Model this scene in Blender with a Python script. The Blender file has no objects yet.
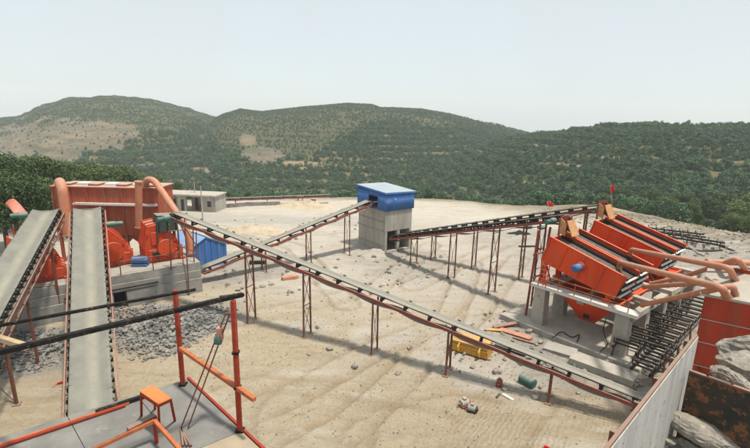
import bpy, math, random
import numpy as np
from mathutils import Vector, Matrix
random.seed(7); RNG = np.random.default_rng(7)
S = bpy.context.scene
COL = S.collection
# ---------------------------------------------------------------- camera
F, PITCH, ROLL, CAMH = 450.0, math.radians(13.25), math.radians(1.3), 13.0
cam = bpy.data.cameras.new('camera'); cam.sensor_width = 36.0; cam.lens = F / 750 * 36
cam.clip_start = 0.1; cam.clip_end = 6000
co = bpy.data.objects.new('camera', cam); COL.objects.link(co)
CM = Matrix.Rotation(math.pi / 2 - PITCH, 4, 'X') @ Matrix.Rotation(ROLL, 4, 'Z')
co.matrix_world = Matrix.Translation((0, 0, CAMH)) @ CM
S.camera = co
S.render.resolution_x, S.render.resolution_y = 1024, 612
# ---------------------------------------------------------------- light
SUNV = Vector((0.28, -0.14, 1.0)).normalized()
EL = math.asin(SUNV.z); AZ = math.atan2(SUNV.x, SUNV.y)
w = bpy.data.worlds.new('World'); S.world = w; w.use_nodes = True
nt = w.node_tree; bg = nt.nodes['Background']
sky = nt.nodes.new('ShaderNodeTexSky'); sky.sky_type = 'NISHITA'; sky.sun_disc = False
sky.sun_elevation = EL; sky.sun_rotation = AZ
sky.air_density = 1.0; sky.dust_density = 1.5; sky.ozone_density = 1.5; sky.altitude = 200
# a pale, slightly uneven veil of haze over the whole sky
tc = nt.nodes.new('ShaderNodeTexCoord'); vn = nt.nodes.new('ShaderNodeTexNoise'); vn.inputs['Scale'].default_value = 2.2; vn.inputs['Detail'].default_value = 5
vr = nt.nodes.new('ShaderNodeMapRange'); vr.inputs[1].default_value = .3; vr.inputs[2].default_value = .7; vr.inputs[3].default_value = .84; vr.inputs[4].default_value = .95
vm = nt.nodes.new('ShaderNodeMix'); vm.data_type = 'RGBA'; vm.inputs[7].default_value = (2.46, 2.62, 2.60, 1)
nt.links.new(tc.outputs['Generated'], vn.inputs[0]); nt.links.new(vn.outputs[0], vr.inputs[0]); nt.links.new(vr.outputs[0], vm.inputs[0]); nt.links.new(sky.outputs[0], vm.inputs[6])
nt.links.new(vm.outputs[2], bg.inputs[0]); bg.inputs[1].default_value = 0.15
sl = bpy.data.lights.new('sun', 'SUN'); sl.energy = 2.5; sl.angle = math.radians(4.5); sl.color = (1.0, .92, .80)
so = bpy.data.objects.new('sun', sl); COL.objects.link(so)
so.rotation_euler = (-SUNV).to_track_quat('-Z', 'Y').to_euler(); so.location = (0, 0, 60)
vs = S.view_settings; vs.view_transform = 'Standard'; vs.look = 'None'; vs.gamma = 1; vs.use_curve_mapping = False
vs.exposure = 1.0
S.cycles.volume_bounces = 4
# ---------------------------------------------------------------- pixel helpers (photo is 750x448)
C3 = np.array(CM.to_3x3())
def ray(x, y): return C3 @ np.array([(x - 375) / F, -(y - 224) / F, -1.0])
def G(x, y, z=0.0):
    d = ray(x, y); t = (z - CAMH) / d[2]; return Vector((d[0] * t, d[1] * t, z))
def azel(x, y):
    d = ray(x, y); return math.atan2(d[0], d[1]), math.atan2(d[2], math.hypot(d[0], d[1]))
# ---------------------------------------------------------------- noise + terrain height
_T = RNG.random((256, 256))
def vnoise(x, y):
    xi = np.floor(x).astype(int); yi = np.floor(y).astype(int); fx = x - xi; fy = y - yi
    fx = fx * fx * (3 - 2 * fx); fy = fy * fy * (3 - 2 * fy)
    a = _T[xi & 255, yi & 255]; b = _T[(xi + 1) & 255, yi & 255]; c = _T[xi & 255, (yi + 1) & 255]; d = _T[(xi + 1) & 255, (yi + 1) & 255]
    return (a * (1 - fx) + b * fx) * (1 - fy) + (c * (1 - fx) + d * fx) * fy
def fbm(x, y, o=4):
    s = 0; a = .5
    for i in range(o): s = s + a * (vnoise(x * 2 ** i + 17 * i, y * 2 ** i + 31 * i) - .5); a *= .5
    return s
def sm(a, b, x):
    t = np.clip((x - a) / (b - a), 0, 1); return t * t * (3 - 2 * t)
def prof(pts):
    q = sorted(azel(*p) for p in pts); return np.array([a for a, b in q]), np.array([b for a, b in q])
HILLS = [  # skyline pixels, distance of crest, start of slope
    (prof([(-160, 138), (-60, 126), (0, 117), (22, 113), (40, 104), (70, 97), (100, 95), (135, 96), (160, 100), (190, 108), (218, 116), (245, 122), (280, 135), (330, 160), (400, 190)]), 820, 230),
    (prof([(120, 190), (165, 160), (195, 132), (218, 114), (240, 107), (262, 110), (300, 106), (350, 102), (372, 103), (380, 106), (420, 107), (450, 112), (480, 120), (520, 131), (560, 142), (620, 165)]), 600, 200),
    (prof([(360, 200), (420, 166), (470, 147), (505, 136), (530, 133), (545, 132), (580, 127), (610, 123), (650, 121), (690, 122), (720, 125), (750, 124), (820, 119), (950, 110)]), 350, 135)]
def zyard(x, y):
    return -4.0 * sm(47, 80, y) * (1 - .45 * sm(22, 45, x))
# plan outline of the quarry yard, as distance over bearing
_e = [(-260, 222, -4), (-60, 208, -4), (60, 204, -4), (200, 203, -4), (330, 199.5, -4), (420, 201, -4), (470, 203, -4), (540, 211, -3.6), (600, 214, -3.0), (650, 222, -1.6), (700, 231, -.9), (760, 243, -.6), (860, 258, -.2), (1100, 300, 0)]
_eb = []
for x, y, z in _e:
    p = G(x, y, z)
    for it in range(12): z = .5 * z + .5 * float(zyard(p.x, p.y)); p = G(x, y, z)
    _eb.append((math.atan2(p.x, p.y), math.hypot(p.x, p.y)))
_eb.sort(); EB = (np.array([a for a, b in _eb]), np.array([b for a, b in _eb]))
def path_dist(x, y, pts):
    best = np.full(x.shape, 1e9)
    for (ax, ay), (bx, by) in zip(pts[:-1], pts[1:]):
        dx, dy = bx - ax, by - ay; t = np.clip(((x - ax) * dx + (y - ay) * dy) / (dx * dx + dy * dy), 0, 1)
        best = np.minimum(best, np.hypot(x - ax - t * dx, y - ay - t * dy))
    return best
def arc(cx, cy, r, a0, a1, n=14): return [(cx + r * math.cos(math.radians(a0 + (a1 - a0) * i / n)), cy + r * math.sin(math.radians(a0 + (a1 - a0) * i / n))) for i in range(n + 1)]
TRACKS = [[(-9, 15), (-4, 19), (0, 23.5), (5, 28), (9, 40)], [(-6, 12), (-1, 17), (2.2, 22), (7, 29), (14, 42)], [(-14, 24), (-6, 29), (0, 33), (6, 46)],
          arc(-2, 17.5, 3.2, 120, 300), arc(1.6, 15.5, 3.0, 40, 220), arc(-5.5, 18, 2.6, 10, 150), arc(4, 15.5, 4, 60, 200), [(5, 14), (7.5, 17.5), (11, 21)],
          [(-2, 30), (-8, 44), (-30, 62)], [(3, 34), (18, 52), (30, 60)], [(-16, 46), (10, 58), (34, 62)]]
def height(x, y, detail=True):
    x = np.asarray(x, float); y = np.asarray(y, float)
    r = np.hypot(x, y); ph = np.arctan2(x, y)
    rb = np.interp(ph, *EB) + 3 * fbm(ph * 30, ph * 0 + 4.2, 3)
    out = r - rb
    z = zyard(x, y)
    if detail:
        near = 1 - sm(80, 140, r)
        z = z + near * (.16 * fbm(x * .22, y * .22, 3) + .10 * fbm(x * 1.3 + 9, y * 1.3, 5) + .07 * np.abs(fbm((x + y) * .9, (y - x) * 2.6, 4)))
        for k, p in enumerate(TRACKS):
            d = path_dist(x, y, p); wv = .5 + .5 * vnoise(x * .8 + k * 7, y * .8)
            for o in ((-.95, .95) if k < 3 or k > 7 else (0,)):
                q = np.abs(np.abs(d) - abs(o))
                z = z - near * wv * .075 * np.exp(-(q / .17) ** 2) + near * wv * .04 * np.exp(-((q - .3) / .12) ** 2)
        # spoil berm along the rim
        z = z + (.2 * np.exp(-(out / 3.0) ** 2) * (.3 + 1.4 * np.clip(vnoise(x * .16, y * .16), 0, 1)) * sm(-.1, .5, ph) + (.25 + .7 * sm(.2, .5, ph)) * fbm(x * .5, y * .5, 4) * np.exp(-(out / 4.5) ** 2)) * sm(-.3, 0, ph)
        # bank below the far terrace on the left
        z = z + .5 * fbm(x * .3 + 3, y * .3, 4) * sm(43, 50, y) * (1 - sm(57, 64, y)) * (1 - sm(-2, 8, x))
    z = z - (30 - 20 * sm(.25, .5, ph)) * sm(0, 75, out)
    hz = np.full(x.shape, -60.0)
    for i, ((pa, pe), R, r0) in enumerate(HILLS):
        e = np.interp(ph, pa, pe); crest = CAMH + R * np.tan(e) - 2.5
        t = (r - r0) / (R - r0); s = np.where(t < 1, np.sin(np.clip(t, 0, 1) * math.pi / 2) ** 1.15, 1 - .8 * np.clip(t - 1, 0, 2) ** 1.4)
        zb = -38 + 22 * sm(.22, .5, ph)
        rough = (fbm(x * .011 + i * 5, y * .011, 5) * 16 * np.clip(t, 0, 1) * np.clip(1.25 - t, 0.12, 1) * (1 if i < 2 else .8))
        h = zb + (crest - zb) * s + rough
        hz = np.maximum(hz, np.where(t > 0, h, -60))
    if detail:
        st = 3.4; q = hz / st; fr = q - np.floor(q); tz = st * (np.floor(q) + sm(.55, 1, fr))
        m = sm(.35, .6, vnoise(x * .014 + 3, y * .014)) * (1 - sm(380, 500, r))
        hz = hz + (tz - hz) * m * .85
        st2 = 7.0; q2 = hz / st2 + .8 * fbm(x * .02, y * .02, 3); f2_ = q2 - np.floor(q2); m2 = (1 - sm(-.36, -.28, ph)) * sm(330, 420, r); hz = hz + m2 * (st2 * (sm(.5, .95, f2_) - f2_) * .35 + 6 * fbm(x * .05, y * .05, 4))
    return np.maximum(z, hz)
def zg(x, y): return float(height(np.array([x]), np.array([y]))[0])
def GG(px, py):                       # pixel -> point on the ground
    d = ray(px, py); t = np.concatenate([np.arange(8, 130, .05)])
    z = CAMH + d[2] * t; g = height(d[0] * t, d[1] * t, False); i = int(np.argmax(z <= g)); tt = t[i]
    return Vector((d[0] * tt, d[1] * tt, zg(d[0] * tt, d[1] * tt)))
# ---------------------------------------------------------------- materials
def mat(name, c1, c2=None, scale=2.0, rough=.8, metal=0.0, dust=0.0, dustc=(.42, .38, .31), bump=0.0, bscale=30, spots=None, spot_amt=.0, streak=False, spec=.3, grime=0.0, grimec=(.36, .30, .23)):
    m = bpy.data.materials.new(name); m.use_nodes = True; N = m.node_tree.nodes; L = m.node_tree.links
    b = N['Principled BSDF']; b.inputs['Roughness'].default_value = rough; b.inputs['Metallic'].default_value = metal
    b.inputs['Specular IOR Level'].default_value = spec
    g = N.new('ShaderNodeNewGeometry')
    mp = N.new('ShaderNodeMapping'); L.new(g.outputs['Position'], mp.inputs[0])
    if streak: mp.inputs['Scale'].default_value = (1, 1, .12)
    n = N.new('ShaderNodeTexNoise'); n.inputs['Scale'].default_value = scale; n.inputs['Detail'].default_value = 8; n.inputs['Roughness'].default_value = .65; L.new(mp.outputs[0], n.inputs[0])
    r = N.new('ShaderNodeMapRange'); r.inputs[1].default_value = .35; r.inputs[2].default_value = .65; L.new(n.outputs[0], r.inputs[0])
    mx = N.new('ShaderNodeMix'); mx.data_type = 'RGBA'; mx.inputs[6].default_value = (*c1, 1); mx.inputs[7].default_value = (*(c2 or [c * .75 for c in c1]), 1); L.new(r.outputs[0], mx.inputs[0])
    out = mx.outputs[2]
    if spots:
        n2 = N.new('ShaderNodeTexNoise'); n2.inputs['Scale'].default_value = scale * 2.3; n2.inputs['Detail'].default_value = 10; n2.inputs['Roughness'].default_value = .75; L.new(g.outputs['Position'], n2.inputs[0])
        r2 = N.new('ShaderNodeMapRange'); r2.inputs[1].default_value = .66 - .3 * spot_amt; r2.inputs[2].default_value = .72 - .3 * spot_amt; L.new(n2.outputs[0], r2.inputs[0])
        m2 = N.new('ShaderNodeMix'); m2.data_type = 'RGBA'; L.new(out, m2.inputs[6]); m2.inputs[7].default_value = (*spots, 1); L.new(r2.outputs[0], m2.inputs[0]); out = m2.outputs[2]
    if grime > 0:                     # runs of dust and dirt down the faces
        mg = N.new('ShaderNodeMapping'); mg.inputs['Scale'].default_value = (1, 1, .16); L.new(g.outputs['Position'], mg.inputs[0])
        ng = N.new('ShaderNodeTexNoise'); ng.inputs['Scale'].default_value = 3.2; ng.inputs['Detail'].default_value = 10; ng.inputs['Roughness'].default_value = .72; L.new(mg.outputs[0], ng.inputs[0])
        rg = N.new('ShaderNodeMapRange'); rg.inputs[1].default_value = .46; rg.inputs[2].default_value = .68; rg.inputs[4].default_value = grime; L.new(ng.outputs[0], rg.inputs[0])
        xg = N.new('ShaderNodeMix'); xg.data_type = 'RGBA'; L.new(out, xg.inputs[6]); xg.inputs[7].default_value = (*grimec, 1); L.new(rg.outputs[0], xg.inputs[0]); out = xg.outputs[2]
    if dust > 0:                      # settled stone dust on upward faces
        sx = N.new('ShaderNodeSeparateXYZ'); L.new(g.outputs['True Normal'], sx.inputs[0])
        n3 = N.new('ShaderNodeTexNoise'); n3.inputs['Scale'].default_value = 5; n3.inputs['Detail'].default_value = 6; L.new(g.outputs['Position'], n3.inputs[0])
        a = N.new('ShaderNodeMath'); a.operation = 'ADD'; L.new(sx.outputs[2], a.inputs[0]); L.new(n3.outputs[0], a.inputs[1])
        r3 = N.new('ShaderNodeMapRange'); r3.inputs[1].default_value = .75; r3.inputs[2].default_value = 1.5; r3.inputs[4].default_value = dust; L.new(a.outputs[0], r3.inputs[0])
        m3 = N.new('ShaderNodeMix'); m3.data_type = 'RGBA'; L.new(out, m3.inputs[6]); m3.inputs[7].default_value = (*dustc, 1); L.new(r3.outputs[0], m3.inputs[0]); out = m3.outputs[2]
    L.new(out, b.inputs['Base Color'])
    if bump > 0:
        n4 = N.new('ShaderNodeTexNoise'); n4.inputs['Scale'].default_value = bscale; n4.inputs['Detail'].default_value = 6; L.new(g.outputs['Position'], n4.inputs[0])
        bp = N.new('ShaderNodeBump'); bp.inputs['Strength'].default_value = bump; bp.inputs['Distance'].default_value = .05; L.new(n4.outputs[0], bp.inputs['Height']); L.new(bp.outputs[0], b.inputs['Normal'])
    return m
MT = dict(
    orange=mat('orange_paint', (.76, .068, .008), (.58, .046, .008), 1.1, .55, dust=.35, dustc=(.5, .36, .25), spots=(.30, .075, .03), spot_amt=.25, streak=True, spec=.2, bump=.08, bscale=5, grime=.55, grimec=(.36, .13, .065)),
    red=mat('red_paint', (.46, .035, .012), (.30, .03, .02), 2, .6, dust=.6, spots=(.16, .08, .05), spot_amt=.35),
    crusher=mat('crusher_paint', (.62, .068, .014), (.44, .042, .012), 2, .55, spec=.2, dust=.5, spots=(.15, .07, .05), spot_amt=.3, grime=.4, grimec=(.26, .13, .08)),
    bag=mat('bag_filter_paint', (.40, .078, .03), (.26, .05, .025), 1.1, .7, dust=.9, dustc=(.4, .33, .27), spots=(.33, .2, .14), spot_amt=.22, streak=True, grime=.55, grimec=(.30, .19, .13)),
    bag2=mat('dust_box_paint', (.38, .034, .010), (.27, .028, .010), 1.1, .6, dust=.9, dustc=(.45, .42, .37), streak=True, grime=.4, grimec=(.22, .10, .06)),
    pipe=mat('pipe_paint', (.50, .20, .105), (.39, .14, .075), 2.5, .55, dust=.3, spots=(.35, .2, .13), spot_amt=.3, grime=.35, grimec=(.36, .24, .17)),
    rust=mat('rusty_steel', (.20, .075, .045), (.11, .05, .035), 4, .85, dust=.35),
    rustred=mat('red_oxide_steel', (.27, .06, .04), (.17, .05, .035), 3, .8, dust=.4),
    post=mat('post_red', (.36, .045, .022), (.22, .04, .025), 14, .75, spots=(.14, .06, .04), spot_amt=.38, spec=.15),
    bar=mat('orange_bar', (.50, .15, .045), (.33, .10, .045), 6, .6, spots=(.2, .1, .06), spot_amt=.4),
    black=mat('black_steel', (.018, .017, .016), (.035, .032, .03), 6, .7, dust=.2, spec=.12),
    beam=mat('dark_beam', (.009, .009, .009), (.02, .018, .016), 8, .7, spots=(.11, .065, .04), spot_amt=.35, spec=.12),
    belt=mat('belt_dusty', (.225, .222, .178), (.17, .172, .145), 1.6, .9, spots=(.29, .27, .205), spot_amt=.3, spec=.1),
    beltpale=mat('belt_pale', (.36, .355, .31), (.29, .29, .255), 1.6, .9, spots=(.42, .40, .33), spot_amt=.25),
    fines=mat('belt_fines', (.265, .25, .185), (.20, .195, .15), 2.5, .95, spec=.05),
    darkbelt=mat('belt_dark', (.05, .05, .048), (.10, .097, .088), 2, .8, dust=.15, spec=.12),
    concrete=mat('concrete', (.44, .41, .355), (.28, .265, .235), 1.3, .9, bump=.25, bscale=9, spots=(.24, .22, .195), spot_amt=.3, dust=.4, streak=True, spec=.1),
    plinth=mat('plinth_concrete', (.31, .30, .275), (.20, .195, .185), 1.3, .9, bump=.3, bscale=8, spots=(.38, .36, .32), spot_amt=.2, dust=.4),
    blue=mat('blue_cladding', (.045, .16, .43), (.035, .125, .36), 1.2, .55, grime=.35, grimec=(.22, .25, .30), spots=(.2, .27, .42), spot_amt=.12, streak=True),
    blueroof=mat('blue_roof', (.27, .33, .39), (.34, .38, .40), .8, .8, spec=.1),
    rubber=mat('black_rubber', (.014, .014, .014), (.03, .03, .03), 5, .7, spec=.12),
    deck=mat('screen_deck', (.085, .07, .06), (.15, .125, .105), 5, .9, bump=.5, bscale=25),
    white=mat('white_edge', (.62, .60, .56), (.5, .48, .44), 4, .8),
    motor_blue=mat('motor_blue', (.03, .11, .30), (.05, .13, .28), 6, .5, dust=.3),
    motor_green=mat('motor_green', (.04, .15, .125), (.06, .13, .11), 6, .5, dust=.45),
    yellow=mat('bucket_yellow', (.62, .33, .03), (.45, .24, .04), 3, .6, spots=(.22, .14, .08), spot_amt=.3, dust=.3),
    chute=mat('chute_worn', (.52, .30, .13), (.38, .17, .07), 3, .6),
    darkred=mat('chute_dark', (.24, .04, .02), (.13, .03, .02), 3, .7),
    rock=mat('boulder', (.31, .28, .235), (.16, .148, .132), 2.6, .95, bump=1.0, bscale=5, spots=(.38, .345, .29), spot_amt=.4, spec=.1),
    rubble=mat('rubble_stone', (.30, .29, .27), (.11, .11, .108), .8, .9, bump=.4, bscale=20),
    rustplate=mat('rust_plate', (.028, .032, .03), (.065, .045, .03), 1.6, .8, spots=(.19, .085, .04), spot_amt=.5, spec=.12, bump=.2, bscale=12),
    wallsteel=mat('bin_wall', (.46, .45, .42), (.33, .32, .30), 2.2, .8, spots=(.2, .18, .16), spot_amt=.3, streak=True),
    deckplate=mat('deck_plate', (.225, .22, .205), (.155, .152, .145), 2.2, .9, spots=(.265, .245, .21), spot_amt=.25, spec=.1, grime=.3, grimec=(.12, .11, .10)),
    tanplate=mat('tan_plate', (.34, .28, .20), (.26, .215, .155), 3, .8),
    stool=mat('stool_seat', (.68, .20, .06), (.56, .16, .05), 5, .6, spots=(.35, .2, .12), spot_amt=.25),
    flag=mat('flag_red', (.60, .02, .025), (.5, .02, .02), 3, .8),
    scrap=mat('pink_plate', (.40, .17, .11), (.5, .26, .18), 3, .7),
    bark=mat('bark', (.10, .075, .05), (.07, .05, .035), 5, .95),
    wood=mat('bare_wood', (.45, .34, .2), (.33, .24, .14), 5, .9),
    glass=mat('window_dark', (.015, .015, .016), (.05, .05, .055), 3, .2, spec=.5),
)
def leafmat(name, c1, c2):
    m = bpy.data.materials.new(name); m.use_nodes = True; N = m.node_tree.nodes; L = m.node_tree.links; b = N['Principled BSDF']
    b.inputs['Roughness'].default_value = .7; b.inputs['Specular IOR Level'].default_value = .15
    oi = N.new('ShaderNodeObjectInfo'); g = N.new('ShaderNodeNewGeometry')
    n = N.new('ShaderNodeTexNoise'); n.inputs['Scale'].default_value = .35 if name == 'leaf_green' else .035; n.inputs['Detail'].default_value = 5; L.new(g.outputs['Position'], n.inputs[0])
    a = N.new('ShaderNodeMath'); a.operation = 'ADD'; L.new(oi.outputs['Random'], a.inputs[0]); L.new(n.outputs[0], a.inputs[1])
    a2 = N.new('ShaderNodeMath'); a2.operation = 'ADD'; L.new(a.outputs[0], a2.inputs[0]); L.new(g.outputs['Random Per Island'], a2.inputs[1])
    r = N.new('ShaderNodeMapRange'); r.inputs[1].default_value = .7; r.inputs[2].default_value = 2.0; L.new(a2.outputs[0], r.inputs[0])
    mx = N.new('ShaderNodeMix'); mx.data_type = 'RGBA'; mx.inputs[6].default_value = (*c1, 1); mx.inputs[7].default_value = (*c2, 1); L.new(r.outputs[0], mx.inputs[0]); L.new(mx.outputs[2], b.inputs['Base Color'])
    return m
MT['leaf'] = leafmat('leaf_green', (.026, .056, .020), (.105, .15, .055))
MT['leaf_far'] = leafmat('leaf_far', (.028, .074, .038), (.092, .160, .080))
def nodes_attr(N, L, name):
    a = N.new('ShaderNodeAttribute'); a.attribute_name = name; return a.outputs['Fac']
def mixc(N, L, fac, a, b):
    m = N.new('ShaderNodeMix'); m.data_type = 'RGBA'
    for s, v in ((6, a), (7, b)):
        if isinstance(v, tuple): m.inputs[s].default_value = (*v, 1)
        else: L.new(v, m.inputs[s])
    if isinstance(fac, float): m.inputs[0].default_value = fac
    else: L.new(fac, m.inputs[0])
    return m.outputs[2]
def noise(N, L, pos, sc, det=8, rough=.6, lo=.35, hi=.65):
    n = N.new('ShaderNodeTexNoise'); n.inputs['Scale'].default_value = sc; n.inputs['Detail'].default_value = det; n.inputs['Roughness'].default_value = rough; L.new(pos, n.inputs[0])
    r = N.new('ShaderNodeMapRange'); r.inputs[1].default_value = lo; r.inputs[2].default_value = hi; L.new(n.outputs[0], r.inputs[0]); return r.outputs[0], n.outputs[0]
def mathn(N, L, op, a, b):
    m = N.new('ShaderNodeMath'); m.operation = op
    for i, v in enumerate((a, b)):
        if isinstance(v, (int, float)): m.inputs[i].default_value = v
        else: L.new(v, m.inputs[i])
    return m.outputs[0]
def belt_mat(name, c1, c2, mid):
    m = bpy.data.materials.new(name); m.use_nodes = True; N = m.node_tree.nodes; L = m.node_tree.links; b = N['Principled BSDF']; b.inputs['Roughness'].default_value = .9; b.inputs['Specular IOR Level'].default_value = .1
    pos = N.new('ShaderNodeNewGeometry').outputs['Position']; f1, _ = noise(N, L, pos, 1.3); f2, _ = noise(N, L, pos, 9, 8, .75, .5, .72)
    ab = mathn(N, L, 'ABSOLUTE', mathn(N, L, 'SUBTRACT', nodes_attr(N, L, 'across'), .12), 0.0)
    mr = N.new('ShaderNodeMapRange'); mr.inputs[1].default_value = .1; mr.inputs[2].default_value = .45; mr.inputs[3].default_value = .75; mr.inputs[4].default_value = 0; L.new(ab, mr.inputs[0])
    c = mixc(N, L, f1, c1, c2); c = mixc(N, L, mathn(N, L, 'MULTIPLY', mr.outputs[0], mathn(N, L, 'ADD', f1, .3)), c, mid); c = mixc(N, L, mathn(N, L, 'MULTIPLY', f2, .35), c, tuple(v * .55 for v in c1)); L.new(c, b.inputs['Base Color']); return m
MT['belt'] = belt_mat('belt_dusty', (.225, .222, .19), (.18, .178, .156), (.30, .285, .23))
MT['beltpale'] = belt_mat('belt_pale', (.27, .26, .225), (.21, .205, .18), (.33, .31, .26))
# ---------------------------------------------------------------- mesh builder
def ortho(d):
    d = Vector(d).normalized(); u = Vector((0, 0, 1)) if abs(d.z) < .95 else Vector((1, 0, 0))
    s = d.cross(u).normalized(); return d, s, s.cross(d).normalized()
class B:
    def __init__(s): s.v = []; s.f = []
    def add(s, vs, fs):
        o = len(s.v); s.v += [tuple(v) for v in vs]; s.f += [tuple(i + o for i in f) for f in fs]; return s
    def box(s, c, hx, hy, hz):        # centre and three half-axis vectors
        c, hx, hy, hz = Vector(c), Vector(hx), Vector(hy), Vector(hz)
        vs = [c + a * hx + b * hy + d * hz for a in (-1, 1) for b in (-1, 1) for d in (-1, 1)]
        fs = [(0, 1, 3, 2), (4, 6, 7, 5), (0, 4, 5, 1), (2, 3, 7, 6), (0, 2, 6, 4), (1, 5, 7, 3)]
        if hx.cross(hy).dot(hz) < 0: fs = [f[::-1] for f in fs]
        return s.add(vs, fs)
    def bar(s, a, b, w, h, up=None):  # square bar
        a, b = Vector(a), Vector(b); d, sd, u = ortho(b - a)
        if up is not None: sd = d.cross(Vector(up)).normalized(); u = sd.cross(d)
        return s.box((a + b) / 2, (b - a) / 2, sd * w / 2, u * h / 2)
    def tube(s, pts, r, n=10, caps=True):
        pts = [Vector(p) for p in pts]; rings = []; rr = r if isinstance(r, (list, tuple)) else [r] * len(pts)
        u = None
        for i, p in enumerate(pts):
            t = ((pts[min(i + 1, len(pts) - 1)] - p).normalized() + (p - pts[max(i - 1, 0)]).normalized()).normalized()
            if u is None: u = ortho(t)[1]
            u = (u - t * u.dot(t)).normalized(); v = t.cross(u)
            rings.append([p + (u * math.cos(2 * math.pi * k / n) + v * math.sin(2 * math.pi * k / n)) * rr[i] for k in range(n)])
        vs = [q for ring in rings for q in ring]; fs = []
        for i in range(len(pts) - 1):
            for k in range(n): fs.append((i * n + k, i * n + (k + 1) % n, (i + 1) * n + (k + 1) % n, (i + 1) * n + k))
        if caps: fs += [tuple(range(n))[::-1], tuple((len(pts) - 1) * n + k for k in range(n))]
        return s.add(vs, fs)
    def prism(s, poly, ext):          # polygon (3d points) extruded by vector
        poly = [Vector(p) for p in poly]; ext = Vector(ext); n = len(poly)
        nrm = sum((poly[i].cross(poly[(i + 1) % n]) for i in range(n)), Vector())
        if nrm.dot(ext) > 0: poly = poly[::-1]
        vs = poly + [p + ext for p in poly]; fs = [tuple(range(n)), tuple(range(n, 2 * n))[::-1]]
        return s.add(vs, fs + [(i, i + n, (i + 1) % n + n, (i + 1) % n) for i in range(n)])
    def grid(s, P):                   # 2-d array of points
        a, b = len(P), len(P[0]); return s.add([q for row in P for q in row], [(i * b + j, (i + 1) * b + j, (i + 1) * b + j + 1, i * b + j + 1) for i in range(a - 1) for j in range(b - 1)])
    def mesh(s, name, off=(0, 0, 0), smooth=True):
        m = bpy.data.meshes.new(name); o = Vector(off)
        m.from_pydata([tuple(Vector(v) - o) for v in s.v], [], s.f); m.update()
        if smooth:
            m.polygons.foreach_set('use_smooth', [True] * len(m.polygons)); m.set_sharp_from_angle(angle=math.radians(35))
        return m
    def build(s, name, material, parent=None, bevel=0, solid=0, label=None, smooth=True):
        if parent is None:
            V = np.array(s.v); off = Vector(((V[:, 0].min() + V[:, 0].max()) / 2, (V[:, 1].min() + V[:, 1].max()) / 2, V[:, 2].min()))
        else:
            q = parent
            while q.parent: q = q.parent
            off = q.location.copy()
        o = bpy.data.objects.new(name, s.mesh(name, off, smooth)); o.data.materials.append(MT[material] if isinstance(material, str) else material)
        COL.objects.link(o)
        if parent is None: o.location = off
        else: o.parent = parent
        if solid:
            md = o.modifiers.new('solid', 'SOLIDIFY'); md.thickness = solid; md.offset = 0
        if bevel:
            md = o.modifiers.new('bevel', 'BEVEL'); md.width = bevel; md.segments = 1; md.limit_method = 'ANGLE'
        if label: o['label'] = label
        return o
def tag(o, label, cat, group=None, kind=None):
    o['label'] = label; o['category'] = cat
    if group: o['group'] = group
    if kind: o['kind'] = kind
    return o
def thing(name, label, cat, loc, group=None):
    o = bpy.data.objects.new(name, None); o.empty_display_size = .3; COL.objects.link(o); o.location = loc; return tag(o, label, cat, group)
def struct(o): o['kind'] = 'structure'; return o
def piece(name, mesh, parent, mw):    # a copy sharing mesh data, placed by a world matrix, under a part or thing
    o = bpy.data.objects.new(name, mesh); COL.objects.link(o); o.parent = parent
    q = parent
    while q.parent: q = q.parent
    o.matrix_local = Matrix.Translation(-q.location) @ mw
    return o
def frame(o, x, y, z):
    m = Matrix.Identity(4)
    for i, a in enumerate((x, y, z)): m.col[i][:3] = a
    m.col[3][:3] = o; return m
# ---------------------------------------------------------------- ground and hills
def polar(name, ph, rr, attrs):
    A, Rr = np.meshgrid(ph, rr, indexing='ij'); X = Rr * np.sin(A); Y = Rr * np.cos(A); Z = height(X, Y)
    a, b = X.shape; I = np.arange(a * b).reshape(a, b)
    q = np.stack([I[:-1, :-1], I[:-1, 1:], I[1:, 1:], I[1:, :-1]], -1).reshape(-1, 4)[:, ::-1]
    m = bpy.data.meshes.new(name); m.vertices.add(a * b); m.vertices.foreach_set('co', np.stack([X, Y, Z], -1).ravel().astype(np.float32))
    m.loops.add(q.size); m.loops.foreach_set('vertex_index', q.ravel().astype(np.int32)); m.polygons.add(len(q)); m.polygons.foreach_set('loop_start', np.arange(0, q.size, 4, dtype=np.int32))
    m.update(calc_edges=True); m.validate(); m.polygons.foreach_set('use_smooth', np.ones(len(m.polygons), bool))
    for k, v in attrs(X, Y, Z).items():
        at = m.attributes.new(k, 'FLOAT', 'POINT'); at.data.foreach_set('value', v.ravel().astype(np.float32))
    o = bpy.data.objects.new(name, m); COL.objects.link(o); return struct(o)
def blob(X, Y, px, py, r, wob=.35):
    p = G(px, py, 0); d = np.hypot(X - p.x, Y - p.y) / r + wob * 2 * fbm(X * 2 / r, Y * 2 / r, 4); return 1 - sm(.7, 1.15, d)
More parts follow.
